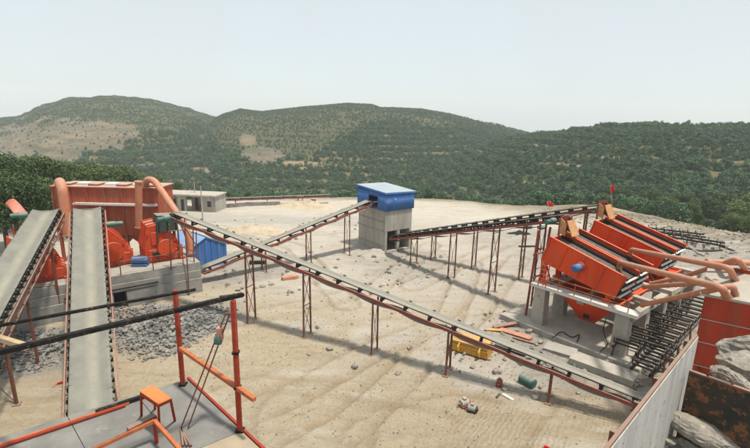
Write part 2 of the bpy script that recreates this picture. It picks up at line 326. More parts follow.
def yard_attrs(X, Y, Z):
    r = np.hypot(X, Y); ph = np.arctan2(X, Y); out = r - np.interp(ph, *EB)
    grey = np.maximum.reduce([blob(X, Y, 165, 325, 3.4), blob(X, Y, 30, 350, 3.4), .8 * blob(X, Y, 205, 315, 3), .8 * blob(X, Y, 55, 360, 1.6), .8 * blob(X, Y, 590, 345, 6), .7 * blob(X, Y, 660, 320, 8), .95 * blob(X, Y, 700, 258, 19, .2), .9 * blob(X, Y, 640, 246, 10, .2), .7 * blob(X, Y, 240, 265, 5), .55 * blob(X, Y, 540, 240, 9), .5 * blob(X, Y, 400, 262, 5)])
    white = sm(24, 37, Y + 14 * fbm(X * .06, Y * .06, 4)) * .95
    white = np.maximum(white, np.maximum.reduce([.8 * blob(X, Y, 310, 325, 1.6), .8 * blob(X, Y, 385, 335, 2.2), .9 * blob(X, Y, 500, 350, 5)]))
    soil = np.maximum(sm(-3.5, 2, out + 7 * fbm(X * .1, Y * .1, 4)) * .8, sm(-9, -1, out + 9 * fbm(X * .15, Y * .15, 5)) * .65 * sm(.1, .35, ph))
    # darker lines that follow the wheel tracks
    tr = np.zeros_like(X)
    for k, p in enumerate(TRACKS):
        d = path_dist(X, Y, p); tr = np.maximum(tr, np.exp(-(np.abs(d - (.95 if k < 3 or k > 7 else 0)) / .22) ** 2) * (.3 + vnoise(X * .7 + k, Y * .7))); white = np.maximum(white, .55 * np.exp(-(d / 1.6) ** 4) * vnoise(X * .35 + k, Y * .35) * (k < 3))
    pad = sm(56, 60, Y) * (1 - sm(74, 80, Y)) * (1 - sm(-2, 8, X + 10 * fbm(X * .05, Y * .05, 2)))
    comb = np.maximum.reduce([blob(X, Y, 500, 430, 2.6), .6 * blob(X, Y, 590, 415, 1.6)])
    far = out > 4; tp = np.where(far, hillmasks(X, Y, Z)[2], 0)
    return dict(grey=grey, white=white, soil=np.maximum(soil, np.where(out > 3, .95, 0)), track=tr, pad=pad, comb=comb, terr=tp)
def ground_mat():
    m = bpy.data.materials.new('quarry_ground'); m.use_nodes = True; N = m.node_tree.nodes; L = m.node_tree.links; b = N['Principled BSDF']
    b.inputs['Roughness'].default_value = .95; b.inputs['Specular IOR Level'].default_value = .1
    pos = N.new('ShaderNodeNewGeometry').outputs['Position']
    f1, _ = noise(N, L, pos, .35); f2, _ = noise(N, L, pos, 2.2, 10, .7); f3, r3 = noise(N, L, pos, 14, 8, .7, .3, .7)
    tan = mixc(N, L, f1, (.49, .40, .27), (.43, .34, .215))
    tan = mixc(N, L, mathn(N, L, 'MULTIPLY', f2, .6), tan, (.58, .52, .41))
    wh = mixc(N, L, f2, (.60, .575, .525), (.52, .485, .43)); wh = mixc(N, L, mathn(N, L, 'MULTIPLY', f1, .35), wh, (.49, .42, .32))
    c = mixc(N, L, nodes_attr(N, L, 'white'), tan, wh)
    c = mixc(N, L, nodes_attr(N, L, 'pad'), c, (.44, .425, .39))
    c = mixc(N, L, mathn(N, L, 'MULTIPLY', nodes_attr(N, L, 'track'), .6), c, (.33, .24, .145))
    gr = mixc(N, L, f2, (.38, .365, .335), (.27, .26, .24)); c = mixc(N, L, nodes_attr(N, L, 'grey'), c, gr)
    so_ = mixc(N, L, f2, (.24, .18, .11), (.10, .105, .05)); c = mixc(N, L, nodes_attr(N, L, 'soil'), c, so_); c = mixc(N, L, nodes_attr(N, L, 'terr'), c, (.38, .29, .17))
    f4, _ = noise(N, L, pos, 28, 6, .75, .42, .68); f5, _ = noise(N, L, pos, 7, 9, .75, .52, .68); f6, _ = noise(N, L, pos, 5.2, 9, .75, .55, .7)
    c = mixc(N, L, mathn(N, L, 'MULTIPLY', f3, .25), c, (.27, .225, .17)); c = mixc(N, L, mathn(N, L, 'MULTIPLY', f5, .4), c, (.25, .205, .15)); c = mixc(N, L, mathn(N, L, 'MULTIPLY', f6, .45), c, (.58, .53, .44)); c = mixc(N, L, mathn(N, L, 'MULTIPLY', f4, .3), c, (.20, .155, .10))
    mps = N.new('ShaderNodeMapping'); mps.inputs['Rotation'].default_value = (0, 0, -.95); mps.inputs['Scale'].default_value = (.35, 1.5, 1); L.new(pos, mps.inputs[0]); f7, _ = noise(N, L, mps.outputs[0], .9, 9, .7, .5, .64); c = mixc(N, L, mathn(N, L, 'MULTIPLY', f7, .4), c, (.28, .225, .155)); f8, _ = noise(N, L, mps.outputs[0], .55, 9, .7, .52, .66); c = mixc(N, L, mathn(N, L, 'MULTIPLY', f8, .45), c, (.60, .57, .51))
    mpw = N.new('ShaderNodeMapping'); mpw.inputs['Rotation'].default_value = (0, 0, .62); L.new(pos, mpw.inputs[0]); wt = N.new('ShaderNodeTexWave'); wt.inputs['Scale'].default_value = 1.5; wt.inputs['Distortion'].default_value = 7; wt.inputs['Detail'].default_value = 4; wt.inputs['Detail Scale'].default_value = 1.2; L.new(mpw.outputs[0], wt.inputs[0])
    comb = mathn(N, L, 'MULTIPLY', wt.outputs['Fac'], nodes_attr(N, L, 'comb')); c = mixc(N, L, mathn(N, L, 'MULTIPLY', comb, .3), c, (.24, .175, .105))
    L.new(c, b.inputs['Base Color'])
    _, h1 = noise(N, L, pos, 5, 10, .72); bp = N.new('ShaderNodeBump'); bp.inputs['Strength'].default_value = 1.0; bp.inputs['Distance'].default_value = .2; L.new(mathn(N, L, 'SUBTRACT', h1, mathn(N, L, 'MULTIPLY', comb, .1)), bp.inputs['Height'])
    bp2 = N.new('ShaderNodeBump'); bp2.inputs['Strength'].default_value = .5; bp2.inputs['Distance'].default_value = .03; L.new(r3, bp2.inputs['Height']); L.new(bp.outputs[0], bp2.inputs['Normal'])
    L.new(bp2.outputs[0], b.inputs['Normal']); return m
# forest line and bare patches, given as directions in the photo turned into bearing / elevation on the hills
FL = prof([(-160, 170), (0, 158), (90, 156), (120, 140), (145, 131), (200, 131), (235, 150), (262, 166), (300, 156), (340, 138), (380, 126), (430, 124), (470, 128), (520, 133), (600, 125), (750, 125), (950, 112)])
def hillmasks(X, Y, Z):
    r = np.hypot(X, Y); ph = np.arctan2(X, Y); el = np.arctan2(Z - CAMH, r)
    n = fbm(X * .02, Y * .02, 4)
    forest = sm(-.012, .012, np.interp(ph, *FL) - el + n * .06)
    def pat(px, py, ax, ay, wob=.9):
        a, e = azel(px, py); d = np.hypot((ph - a) / (ax / F), (el - e) / (ay / F)) + wob * 2 * fbm(X * .03 + px, Y * .03, 4); return 1 - sm(.75, 1.1, d)
    scar = np.maximum.reduce([pat(45, 142, 48, 14), pat(85, 132, 40, 10), pat(110, 135, 20, 10), pat(30, 152, 40, 10), pat(265, 155, 22, 9, .5), pat(248, 140, 10, 8, .5)])
    scar = np.where(r > 300, scar, 0)
    path = np.maximum.reduce([pat(300, 163, 26, 2.5, .5), pat(310, 168, 20, 2, .5), pat(205, 170, 10, 3, .4), pat(640, 205, 45, 2.2, .4), pat(655, 213, 40, 2, .4), pat(600, 207, 20, 2.5, .4), pat(725, 218, 22, 4, .4), pat(565, 165, 40, 1.6, .4), pat(605, 157, 30, 1.5, .4), pat(540, 183, 30, 1.5, .4), pat(710, 229, 25, 3, .4), pat(690, 125, 22, 3.5, .6)])
    return forest, scar, path
gnd = polar('ground', np.radians(np.linspace(-62, 62, 640)), np.geomspace(1.5, 140, 600), yard_attrs); gnd.data.materials.append(ground_mat())
def hill_attrs(X, Y, Z):
    f, s, p = hillmasks(X, Y, Z); fr = (Z / 3.4) % 1; rs = sm(.5, .62, fr) * (1 - sm(380, 480, np.hypot(X, Y))) * sm(.3, .45, vnoise(X * .03 + 40, Y * .03)); return dict(forest=f, scar=s, path=p, riser=rs * .55 * f)
def hill_mat():
    m = bpy.data.materials.new('hillside'); m.use_nodes = True; N = m.node_tree.nodes; L = m.node_tree.links; b = N['Principled BSDF']
    b.inputs['Roughness'].default_value = .95; b.inputs['Specular IOR Level'].default_value = .1
    pos = N.new('ShaderNodeNewGeometry').outputs['Position']
    f1, _ = noise(N, L, pos, .02); f2, _ = noise(N, L, pos, .12, 10, .7); f3, h3 = noise(N, L, pos, .5, 8, .7)
    up = mixc(N, L, f1, (.085, .095, .048), (.065, .085, .04)); up = mixc(N, L, mathn(N, L, 'MULTIPLY', f2, .45), up, (.15, .13, .09))
    fl = mixc(N, L, f2, (.045, .075, .03), (.085, .095, .045))  # forest floor darkened in colour so gaps between crowns read as shade
    c = mixc(N, L, nodes_attr(N, L, 'forest'), up, fl); c = mixc(N, L, nodes_attr(N, L, 'riser'), c, (.27, .20, .12))
    mpz = N.new('ShaderNodeMapping'); mpz.inputs['Scale'].default_value = (1, 1, 5); L.new(pos, mpz.inputs[0]); fz, _ = noise(N, L, mpz.outputs[0], .045, 10, .75, .44, .58); sc = mixc(N, L, fz, (.37, .265, .165), (.13, .125, .11)); sc = mixc(N, L, mathn(N, L, 'MULTIPLY', f2, .6), sc, (.18, .165, .14)); sc = mixc(N, L, mathn(N, L, 'MULTIPLY', f1, .5), sc, (.10, .11, .065)); sc = mixc(N, L, mathn(N, L, 'MULTIPLY', f3, .6), sc, (.10, .10, .065)); c = mixc(N, L, nodes_attr(N, L, 'scar'), c, sc)
    c = mixc(N, L, nodes_attr(N, L, 'path'), c, (.30, .235, .15))
    L.new(c, b.inputs['Base Color'])
    bp = N.new('ShaderNodeBump'); bp.inputs['Strength'].default_value = .9; bp.inputs['Distance'].default_value = 2.0; L.new(h3, bp.inputs['Height']); L.new(bp.outputs[0], b.inputs['Normal'])
    return m
hill = polar('hills', np.radians(np.linspace(-62, 62, 620)), np.geomspace(139.5, 1000, 300), hill_attrs); hill.data.materials.append(hill_mat())
# ---------------------------------------------------------------- vegetation
def crown(name, n, clumps, R, hgt, leaf, seed):
    g = np.random.default_rng(seed); b = B(); cl = []
    for k in range(clumps):
        a = g.random() * 6.283; rr = R * .62 * math.sqrt(g.random()); zz = hgt * (.18 + .7 * g.random()); rr *= 1.15 - .75 * (zz / hgt)
        cl.append((rr * 1.2 * math.cos(a), rr * 1.2 * math.sin(a), zz, R * (.2 + .18 * g.random()) * (1 if clumps > 20 else 1.35)))
    for i in range(n):
        cx, cy, cz, cr = cl[i % clumps]; d = g.normal(size=3); d /= np.linalg.norm(d); q = cr * (.72 + .38 * g.random())
        p = Vector((cx + d[0] * q, cy + d[1] * q, cz + d[2] * q * .8)); nn = Vector(d + g.normal(size=3) * .6).normalized(); _, u, v = ortho(nn)
        a = g.random() * 3.14; u, v = u * math.cos(a) + v * math.sin(a), v * math.cos(a) - u * math.sin(a); s = leaf * (.6 + .8 * g.random())
        b.add([p - u * s, p + v * s * .6 - nn * s * .15, p + u * s, p - v * s * .6 - nn * s * .15], [(0, 1, 2, 3)])
    return b
def leafmesh(name, n, clumps, R, hgt, leaf, seed, m):
    me = crown(name, n, clumps, R, hgt, leaf, seed).mesh(name, smooth=False); me.materials.append(MT[m]); return me
def trunkmesh(seed, h):
    g = random.Random(seed); b = B(); b.tube([(0, 0, -.4), (.05, .03, h * .3), (.1 * g.uniform(-1, 1), .1, h * .6), (0, 0, h)], [.17, .14, .11, .05], 7)
    for k in range(4):
        a = k * 1.6 + g.random(); z = h * (.45 + .1 * k); b.tube([(0, 0, z), (math.cos(a) * .7, math.sin(a) * .7, z + .6), (math.cos(a) * 1.2, math.sin(a) * 1.2, z + 1.5)], [.07, .05, .02], 5)
    me = b.mesh('trunk'); me.materials.append(MT['bark']); return me
NEARC = [leafmesh('crown', 7000, 34, 2.4, 4.6, .085, 20 + k, 'leaf') for k in range(4)]; NEART = [trunkmesh(k, 4.4) for k in range(4)]
def tree(px, ptop, r, k, label, group, name='broadleaf_tree', spread=1.0):
    a, e = azel(px, ptop); x, y = r * math.sin(a), r * math.cos(a); z = zg(x, y); top = CAMH + r * math.tan(e); h = max(top - z, 1.8)
    o = thing(name, label, 'tree', (x, y, z), group); s = h / 6.3
    for nm, me, dz in (('trunk', NEART[k % 4], 0), ('crown', NEARC[(k * 3 + 1) % 4], 1.45 * s)):
        c = bpy.data.objects.new(nm, me); COL.objects.link(c); c.parent = o; c.location = (0, 0, dz); c.scale = (s * spread, s * spread, s); c.rotation_euler = (0, 0, k * 1.9)
LT = [(-22, 150, 66), (4, 149, 62), (24, 152, 70), (43, 151, 64), (60, 158, 72), (72, 160, 78), (88, 158, 74), (105, 163, 82), (122, 161, 86), (-6, 166, 54), (15, 170, 52), (36, 172, 55), (140, 170, 92), (158, 173, 96), (176, 180, 99), (228, 190, 104), (248, 190, 108)]
for k, (x, t, r) in enumerate(LT):
    tree(x, t, r, k, 'dark leafy tree growing behind the large rust red dust filter box' if x < 150 else 'leafy tree growing behind the flat roofed concrete house', 'trees behind the dust filter' if x < 150 else 'trees behind the concrete house', spread=1.15)
RT = [(603, 192, 128), (622, 186, 140), (640, 196, 120), (652, 187, 138), (668, 195, 122), (684, 188, 135), (693, 201, 108), (712, 196, 120), (728, 190, 128), (745, 200, 104), (757, 190, 110), (615, 199, 118), (676, 206, 104), (735, 212, 90), (752, 215, 82), (700, 212, 92), (770, 205, 84), (587, 196, 124)]
for k, (x, t, r) in enumerate(RT): tree(x, t, r, k + 2, 'bushy round tree growing just below the stony rim beyond the screens', 'trees below the rim of the yard', spread=1.5)
# far wood: instanced crowns over the hillsides
protos = bpy.data.collections.new('leaf_clumps')
for k in range(5):
    o = bpy.data.objects.new('leaf_clump', leafmesh('leaf_clump', 520, 9, 1.0, 1.9, .12, 50 + k, 'leaf_far')); protos.objects.link(o)
def forest():
    n = 190000; ph = RNG.uniform(math.radians(-50), math.radians(50), n); r = np.sqrt(RNG.uniform(100 ** 2, 860 ** 2, n))
    x, y = r * np.sin(ph), r * np.cos(ph); z = height(x, y); f, s, p = hillmasks(x, y, z)
    rb = np.interp(ph, *EB); fr = (z / 3.4) % 1; patch = vnoise(x * .03 + 40, y * .03)
    dens = np.where(r < 420, .8, .42) * f * np.where((fr > .55) & (r < 430) & (patch > .3), .3, 1) * np.where(patch > .8, .5, 1) + (1 - f) * .6
    dens *= (1 - s * .93) * (1 - p * .97); dens = np.where(r - rb < 14, 0, dens)
    # drop what lies behind the crests or is hidden below the rim
    vis = np.zeros(n, bool); el = np.arctan2(z - CAMH, r); keep = el > math.radians(-13.5)
    crestR = np.full(n, 860.0)
    k = keep & (RNG.random(n) < dens)
    x, y, z, r, f = x[k], y[k], z[k], r[k], f[k]; m = len(x)
    sc = np.where(RNG.random(m) < f, np.where(r < 430, RNG.uniform(.9, 2.3, m), RNG.uniform(1.2, 2.5, m)), RNG.uniform(.35, 1.0, m)) * (1 + .3 * (fbm(x * .02, y * .02, 2)))
    me = bpy.data.meshes.new('forest'); me.vertices.add(m); me.vertices.foreach_set('co', np.stack([x, y, z - sc * .25], -1).ravel().astype(np.float32))
    for nm, v in (('size', sc), ('turn', RNG.uniform(0, 6.28, m))):
        at = me.attributes.new(nm, 'FLOAT', 'POINT'); at.data.foreach_set('value', v.astype(np.float32))
    o = bpy.data.objects.new('forest', me); COL.objects.link(o); tag(o, 'dense green wood and scrub covering the hillsides', 'forest', kind='stuff')
    t = bpy.data.node_groups.new('forest', 'GeometryNodeTree'); t.interface.new_socket('Geometry', in_out='INPUT', socket_type='NodeSocketGeometry'); t.interface.new_socket('Geometry', in_out='OUTPUT', socket_type='NodeSocketGeometry')
    N = t.nodes; L = t.links; gi = N.new('NodeGroupInput'); go = N.new('NodeGroupOutput'); ip = N.new('GeometryNodeInstanceOnPoints'); ci = N.new('GeometryNodeCollectionInfo')
    ci.inputs[0].default_value = protos; ci.inputs['Separate Children'].default_value = True; ci.inputs['Reset Children'].default_value = True
    ip.inputs['Pick Instance'].default_value = True
    a = N.new('GeometryNodeInputNamedAttribute'); a.data_type = 'FLOAT'; a.inputs[0].default_value = 'size'; b = N.new('GeometryNodeInputNamedAttribute'); b.data_type = 'FLOAT'; b.inputs[0].default_value = 'turn'
    cx = N.new('ShaderNodeCombineXYZ'); L.new(b.outputs[0], cx.inputs[2])
    mp = N.new('GeometryNodeMeshToPoints'); L.new(gi.outputs[0], mp.inputs[0]); L.new(mp.outputs[0], ip.inputs[0]); L.new(ci.outputs[0], ip.inputs['Instance']); L.new(a.outputs[0], ip.inputs['Scale']); L.new(cx.outputs[0], ip.inputs['Rotation'])
    L.new(ip.outputs[0], go.inputs[0]); md = o.modifiers.new('scatter', 'NODES'); md.node_group = t
    print('forest points', m)
forest()
# ---------------------------------------------------------------- conveyors
def idler_mesh(w, col):
    b = B(); h = .16
    b.box((0, 0, .03), (.05, 0, 0), (0, w / 2 + .1, 0), (0, 0, .03))
    for s in (-1, 1):
        b.box((0, s * (w / 2 + .07), .15), (.08, 0, 0), (0, .03, 0), (0, 0, .15))
        b.tube([(0, s * w * .19, .13), (0, s * (w / 2 + .03), .13 + w * .13)], .055, 8)
    b.tube([(0, -w * .18, .13), (0, w * .18, .13)], .055, 8)
    m = b.mesh('idler'); m.materials.append(MT[col]); return m
def conveyor(name, label, s, e, w, trestles=(), ro=.1, rail='rustred', belt='belt', spacing=1.3, sag=.28, rail_h=.16, truss=0, motor=None, belt_on=True, leg='rust', leg_r=.055, group=None, cover=True):
    s, e = Vector(s), Vector(e); d = (e - s); Ln = d.length; d.normalize(); side = Vector((d.y, -d.x, 0)).normalized(); up = side.cross(d).normalized()
    if up.z < 0: up = -up; side = -side
    base = s.copy(); base.z = zg(s.x, s.y)
    o = thing(name, label, 'conveyor', base, group)
    P = lambda t, a, h: s + d * t + side * a + up * h
    for sg in (-1, 1):
        b = B(); b.bar(P(0, sg * (w / 2 + ro), -rail_h / 2), P(Ln, sg * (w / 2 + ro), -rail_h / 2), .07, rail_h, up)
        if truss:
            b.bar(P(0, sg * (w / 2 + ro), -truss), P(Ln, sg * (w / 2 + ro), -truss), .07, .08, up); n = int(Ln / .55)
            for i in range(n):
                t0, t1 = Ln * i / n, Ln * (i + 1) / n; h0, h1 = (-rail_h, -truss) if i % 2 else (-truss, -rail_h)
                b.bar(P(t0, sg * (w / 2 + ro), h0), P(t1, sg * (w / 2 + ro), h1), .04, .04)
        b.build('side_rail', rail, o)
    im = idler_mesh(w, 'black'); n = int(Ln / spacing)
    for i in range(n):
        t = (i + .5) * Ln / n; piece('idler', im, o, frame(P(t, 0, 0), d, side, up))
    if belt_on:
        b = B(); K = 13; T = max(8, int(Ln / .8)); top = []
        for i in range(T + 1):
            t = .1 + (Ln - .2) * i / T; row = []
            for k in range(K):
                a = -1 + 2 * k / (K - 1); hh = .20 + w * .16 * max(0, abs(a) - .36) + .012 * math.sin(t * 2.4 + a)
                row.append(P(t, a * w / 2, hh))
            top.append(row)
        b.grid(top); bo = b.build('carrying_belt', belt, o, solid=.03); at = bo.data.attributes.new('across', 'FLOAT', 'POINT'); at.data.foreach_set('value', np.tile(np.linspace(-1, 1, K), T + 1).astype(np.float32))
        b = B(); bot = []
        for i in range(T * 2 + 1):
            t = .1 + (Ln - .2) * i / (T * 2); hh = -rail_h - .05 - sag * abs(math.sin(math.pi * t / 2.8)) * .5 - (truss * .2)
            bot.append([P(t, -w * .45, hh), P(t, w * .45, hh)])
        b.grid(bot); b.build('return_belt', 'belt' if belt == 'belt' else belt, o, solid=.025)
        for t in (.1, Ln - .1):
            b = B(); b.tube([P(t, -w / 2 - .04, .03), P(t, w / 2 + .04, .03)], .2, 18); pu = b.build('pulley', 'darkbelt', o)
    if motor:
        t, sg, mc = motor; b = B(); q = P(t, sg * (w / 2 + .25), .0)
        b.tube([q, q + side * sg * .45], .20, 14); b.tube([q + side * sg * .45, q + side * sg * .5], .2, 14); mo = b.build('drive_motor', mc, o)
        b = B(); b.tube([q + side * sg * .5, q + side * sg * .95], .15, 14)
        for k in range(6): b.tube([q + side * sg * (.53 + .07 * k), q + side * sg * (.56 + .07 * k)], .17, 14)
        b.build('motor_fins', mc, mo)
    for tr in trestles:
        t, wd, dp = tr[:3]; lean = tr[3] if len(tr) > 3 else 0
        dh = Vector((d.x, d.y, 0)).normalized(); feet = []; tops = []
        for sg in (-1, 1):
            tp = P(t, sg * (w / 2 + .02), -rail_h - truss); ft = Vector((tp.x, tp.y, 0)) + side * sg * wd * .5 + dh * lean; ft.z = zg(ft.x, ft.y) - .12
            B().bar(tp, ft, leg_r * 1.8, leg_r * 1.8).build('leg', leg, o); feet.append(ft); tops.append(tp)
            B().box(ft + Vector((0, 0, .14)), dh * .16, side * .16, (0, 0, .02)).build('foot_plate', leg, o)
        hgt = (tops[0] - feet[0]).length; nb = 1 if hgt < 4.2 else 2
        for k in range(nb):
            f0, f1 = .06 + .88 * k / nb, .06 + .88 * (k + 1) / nb
            B().bar(feet[0].lerp(tops[0], f0), feet[1].lerp(tops[1], f1), .028, .028).build('brace', leg, o)
            B().bar(feet[1].lerp(tops[1], f0), feet[0].lerp(tops[0], f1), .028, .028).build('brace', leg, o)
            B().bar(feet[0].lerp(tops[0], f1), feet[1].lerp(tops[1], f1), .04, .04).build('brace', leg, o)
    return o, P, Ln
def along(s, e, x):                   # parameter (metres) where the line has this x
    s, e = Vector(s), Vector(e); return (x - s.x) / (e.x - s.x) * (e - s).length
c1s, c1e = (-13.6, 29.7, 6.3), (12.3, 17.5, .95)
conveyor('return_conveyor', 'long grey belt conveyor crossing the yard on thin rusty legs past the yellow bucket', c1s, c1e, .62,
         [(along(c1s, c1e, x), .12, 0) for x in (-7.85, -3.95, .15, 4.05, 8.6)], sag=.36, motor=(.2, 1, 'motor_green'), spacing=1.35, belt='beltpale')
c2s, c2e = (1.75, 42.0, 1.75), (12.5, 28.5, 6.95)
conveyor('feed_conveyor', 'dark belt conveyor climbing from the building opening to the chute of the nearest screens', c2s, c2e, .7,
         [(along(c2s, c2e, x), .1, 0) for x in (3.6, 6.5, 9.1)] + [(16.2, .1, 0)], belt='darkbelt', motor=(17.4, 1, 'motor_green'), spacing=1.0)
c2bs, c2be = (3.0, 43.3, 1.75), (17.1, 32.7, 7.0)
conveyor('feed_conveyor', 'dark belt conveyor running behind its twin to the chute of the rear screens', c2bs, c2be, .7,
         [(along(c2bs, c2be, x), .1, 0) for x in (5.6, 8.95, 12.4, 16.0)], belt='darkbelt', motor=(18.0, 1, 'motor_green'), spacing=1.0)
c3s, c3e = (-13.6, 33.6, .95), (-.55, 43.75, 4.85)
conveyor('inclined_conveyor', 'grey belt conveyor rising past the blue hut into the blue clad building', c3s, c3e, .8,
         [(along(c3s, c3e, x), .1, 0) for x in (-9.5, -6.05, -2.7)], spacing=1.2, belt='beltpale')
hd = Vector((-19.85, 30.35, 6.3)); tl = Vector((-11.75, 16.55, .42)); tl = tl + (tl - hd).normalized() * .5
conveyor('main_conveyor', 'wide grey belt conveyor running straight up to the red crusher from the steel platform', tl, hd, 1.62, [(12.8, .1, 0)], rail='rustred', ro=.22, spacing=.62, motor=(15.6, 1, 'motor_green'), sag=.1, leg_r=.06)
h1 = Vector((-22.0, 29.45, 6.3)); t1 = h1 + Vector((.40, -.916, -.19)) * 17
conveyor('main_conveyor', 'wide grey belt conveyor with a lattice frame leaning beside the other wide belt', t1, h1, 1.5, [(7.7, .1, 0), (4.0, .1, 0), (13.4, .1, 0), (.6, .1, 0)], rail='rust', ro=.2, spacing=.62, truss=.55, motor=(17.1, -1, 'motor_green'), sag=.1, leg_r=.06)
# ---------------------------------------------------------------- concrete building with blue top
def building():
    f = Vector((1.0, 42.3, 0)); l = Vector((-.60, .80, 0)); r = Vector((.80, .60, 0)); LL, RR = 4.5, 3.35
    o = thing('screen_house', 'square concrete building with blue metal upper storey and two dark openings', 'building', (f.x, f.y, zg(f.x, f.y)))
    z1, z2, z3 = 2.25, 4.3, 6.2; up = Vector((0, 0, 1)); T = .3
    def slab(a, u, n, w0, w1, za, zb, name, m, parent=o, t=T, bev=0):
        c = a + u * ((w0 + w1) / 2) + n * (t / 2) + up * ((za + zb) / 2); return B().box(c, u * (w1 - w0) / 2, n * t / 2, up * (zb - za) / 2).build(name, m, parent, bevel=bev)
    # walls: near left, near right with openings, far two
    slab(f, l, r, 0, LL, -.4, z1, 'wall_panel', 'concrete'); slab(f - r * .015, l, r, 0, LL, z1 + .03, z2, 'wall_panel', 'concrete')
    op = [(.25, 1.55), (1.85, 3.1)]
    edges = [0] + [q for p in op for q in p] + [RR]
    for a, b in zip(edges[::2], edges[1::2]): slab(f + r * 0, r, l, max(a, T), b, -.4, z1, 'pillar', 'concrete')
    slab(f - l * .01, r, l, T, RR, z1 + .02, z2, 'wall_panel', 'concrete'); slab(f, r, l, .25, 3.1, -.4, .25, 'sill', 'concrete')
    slab(f + l * (LL - T), r, l, T, RR, -.4, z2, 'wall_panel', 'concrete'); slab(f + r * (RR - T), l, r, T, LL - T, -.4, z2, 'wall_panel', 'concrete')
    B().box(f + r * RR / 2 + l * LL / 2 + up * (z2 - .12), r * (RR / 2 - .31), l * (LL / 2 - .31), up * .1).build('floor_slab', 'concrete', o)
    b = B()
    for za in (.75, z1 + .015, 3.2): b.box(f + l * LL / 2 - r * .02 + up * za, l * LL / 2, r * .03, up * .04)
    b.build('form_seam', 'plinth', o)
    # blue cladding: profiled sheets
    def sheet(a, u, n, w0, w1, za, zb):
        b = B(); k = w0; rows = []
        while k < w1 + 1e-6: rows.append(k); k += .28
        rows.append(w1); pts = []
        for q in rows:
            for dq, dn in ((0, 0), (.19, 0), (.21, -.035), (.25, -.035), (.27, 0)):
                if q + dq <= w1: pts.append(a + u * (q + dq) + n * dn)
        b.grid([[p + up * za, p + up * zb] for p in pts]); return b
    ov = .12
    a = f - r * ov - l * ov
    sheet(a, r, l, 0, RR + 2 * ov, z2, z3 - .25).build('cladding_sheet', 'blue', o, solid=.02)
    W = LL + 2 * ov; o0, o1 = 1.25, 2.75
    for (w0, w1, za, zb) in ((0, o0, z2, z3 - .15), (o1, W, z2, z3 - .15), (o0, o1, z2 + 1.25, z3 - .15), (o0, o1, z2, z2 + .12)):
        sheet(a, l, r, w0, w1, za, zb).build('cladding_sheet', 'blue', o, solid=.02)
    sheet(a + l * W, r, l, 0, RR + 2 * ov, z2, z3 - .1).build('cladding_sheet', 'blue', o, solid=.02); sheet(a + r * (RR + 2 * ov), l, r, 0, W, z2, z3 - .2).build('cladding_sheet', 'blue', o, solid=.02)
    q = [a - r * .12 - l * .12 + up * (z3 - .12), a + r * (RR + .36) - l * .12 + up * (z3 - .22), a + r * (RR + .36) + l * (W + .12) + up * (z3 + .02), a - r * .12 + l * (W + .12) + up * (z3 + .1)]
    B().prism(q, (0, 0, .07)).build('roof', 'blueroof', o)
    for p0, p1 in ((0, 1), (3, 0)): B().bar(q[p0] + up * .0 - Vector((0, 0, .03)), q[p1] - up * .03, .05, .16).build('roof_trim', 'blue', o)
    lp = a + r * 1.0 - l * .1 + up * (z2 + 1.2); B().tube([lp + l * .1, lp - l * .12, lp - l * .2 - up * .05], [.03, .03, .1], 10).build('lamp', 'white', o)
building()
# heaped stone dust at its foot
def heap(name, label, px, py, rx, ry, h, m, seed, cat='heap'):
    p = GG(px, py); b = B(); rows = []
    for i in range(15):
        row = []
        for j in range(28):
            a = 2 * math.pi * j / 27; q = i / 14; x = math.cos(a) * q * rx; y = math.sin(a) * q * ry
            n_ = float(fbm(np.array([x * 1.7 + seed]), np.array([y * 1.7]), 4)[0]); row.append((p.x + x, p.y + y, zg(p.x + x, p.y + y) - .08 + h * max(0, 1 - q ** 1.4) * (1 + 1.3 * n_)))
        rows.append(row)
    b.grid([r_[::-1] for r_ in rows]); return tag(b.build(name, m, None), label, cat)
MT['dustheap'] = mat('dust_heap', (.40, .37, .32), (.31, .285, .24), 1.5, .95, bump=.5, bscale=12)
MT['tanheap'] = mat('tan_heap', (.47, .40, .30), (.38, .31, .22), 1.2, .95, bump=.6, bscale=8)
heap('dust_heap', 'pale grey heap of stone dust against the foot of the concrete building', 374, 254, 2.2, 1.2, .55, 'dustheap', 3)
heap('sand_heap', 'long pale sand heap at the far side of the yard left of the blue building', 305, 207, 6.5, 2.5, 1.3, 'tanheap', 11)
heap('sand_heap', 'tan sand bank behind the blue hut', 255, 232, 4.5, 1.8, .8, 'tanheap', 14)
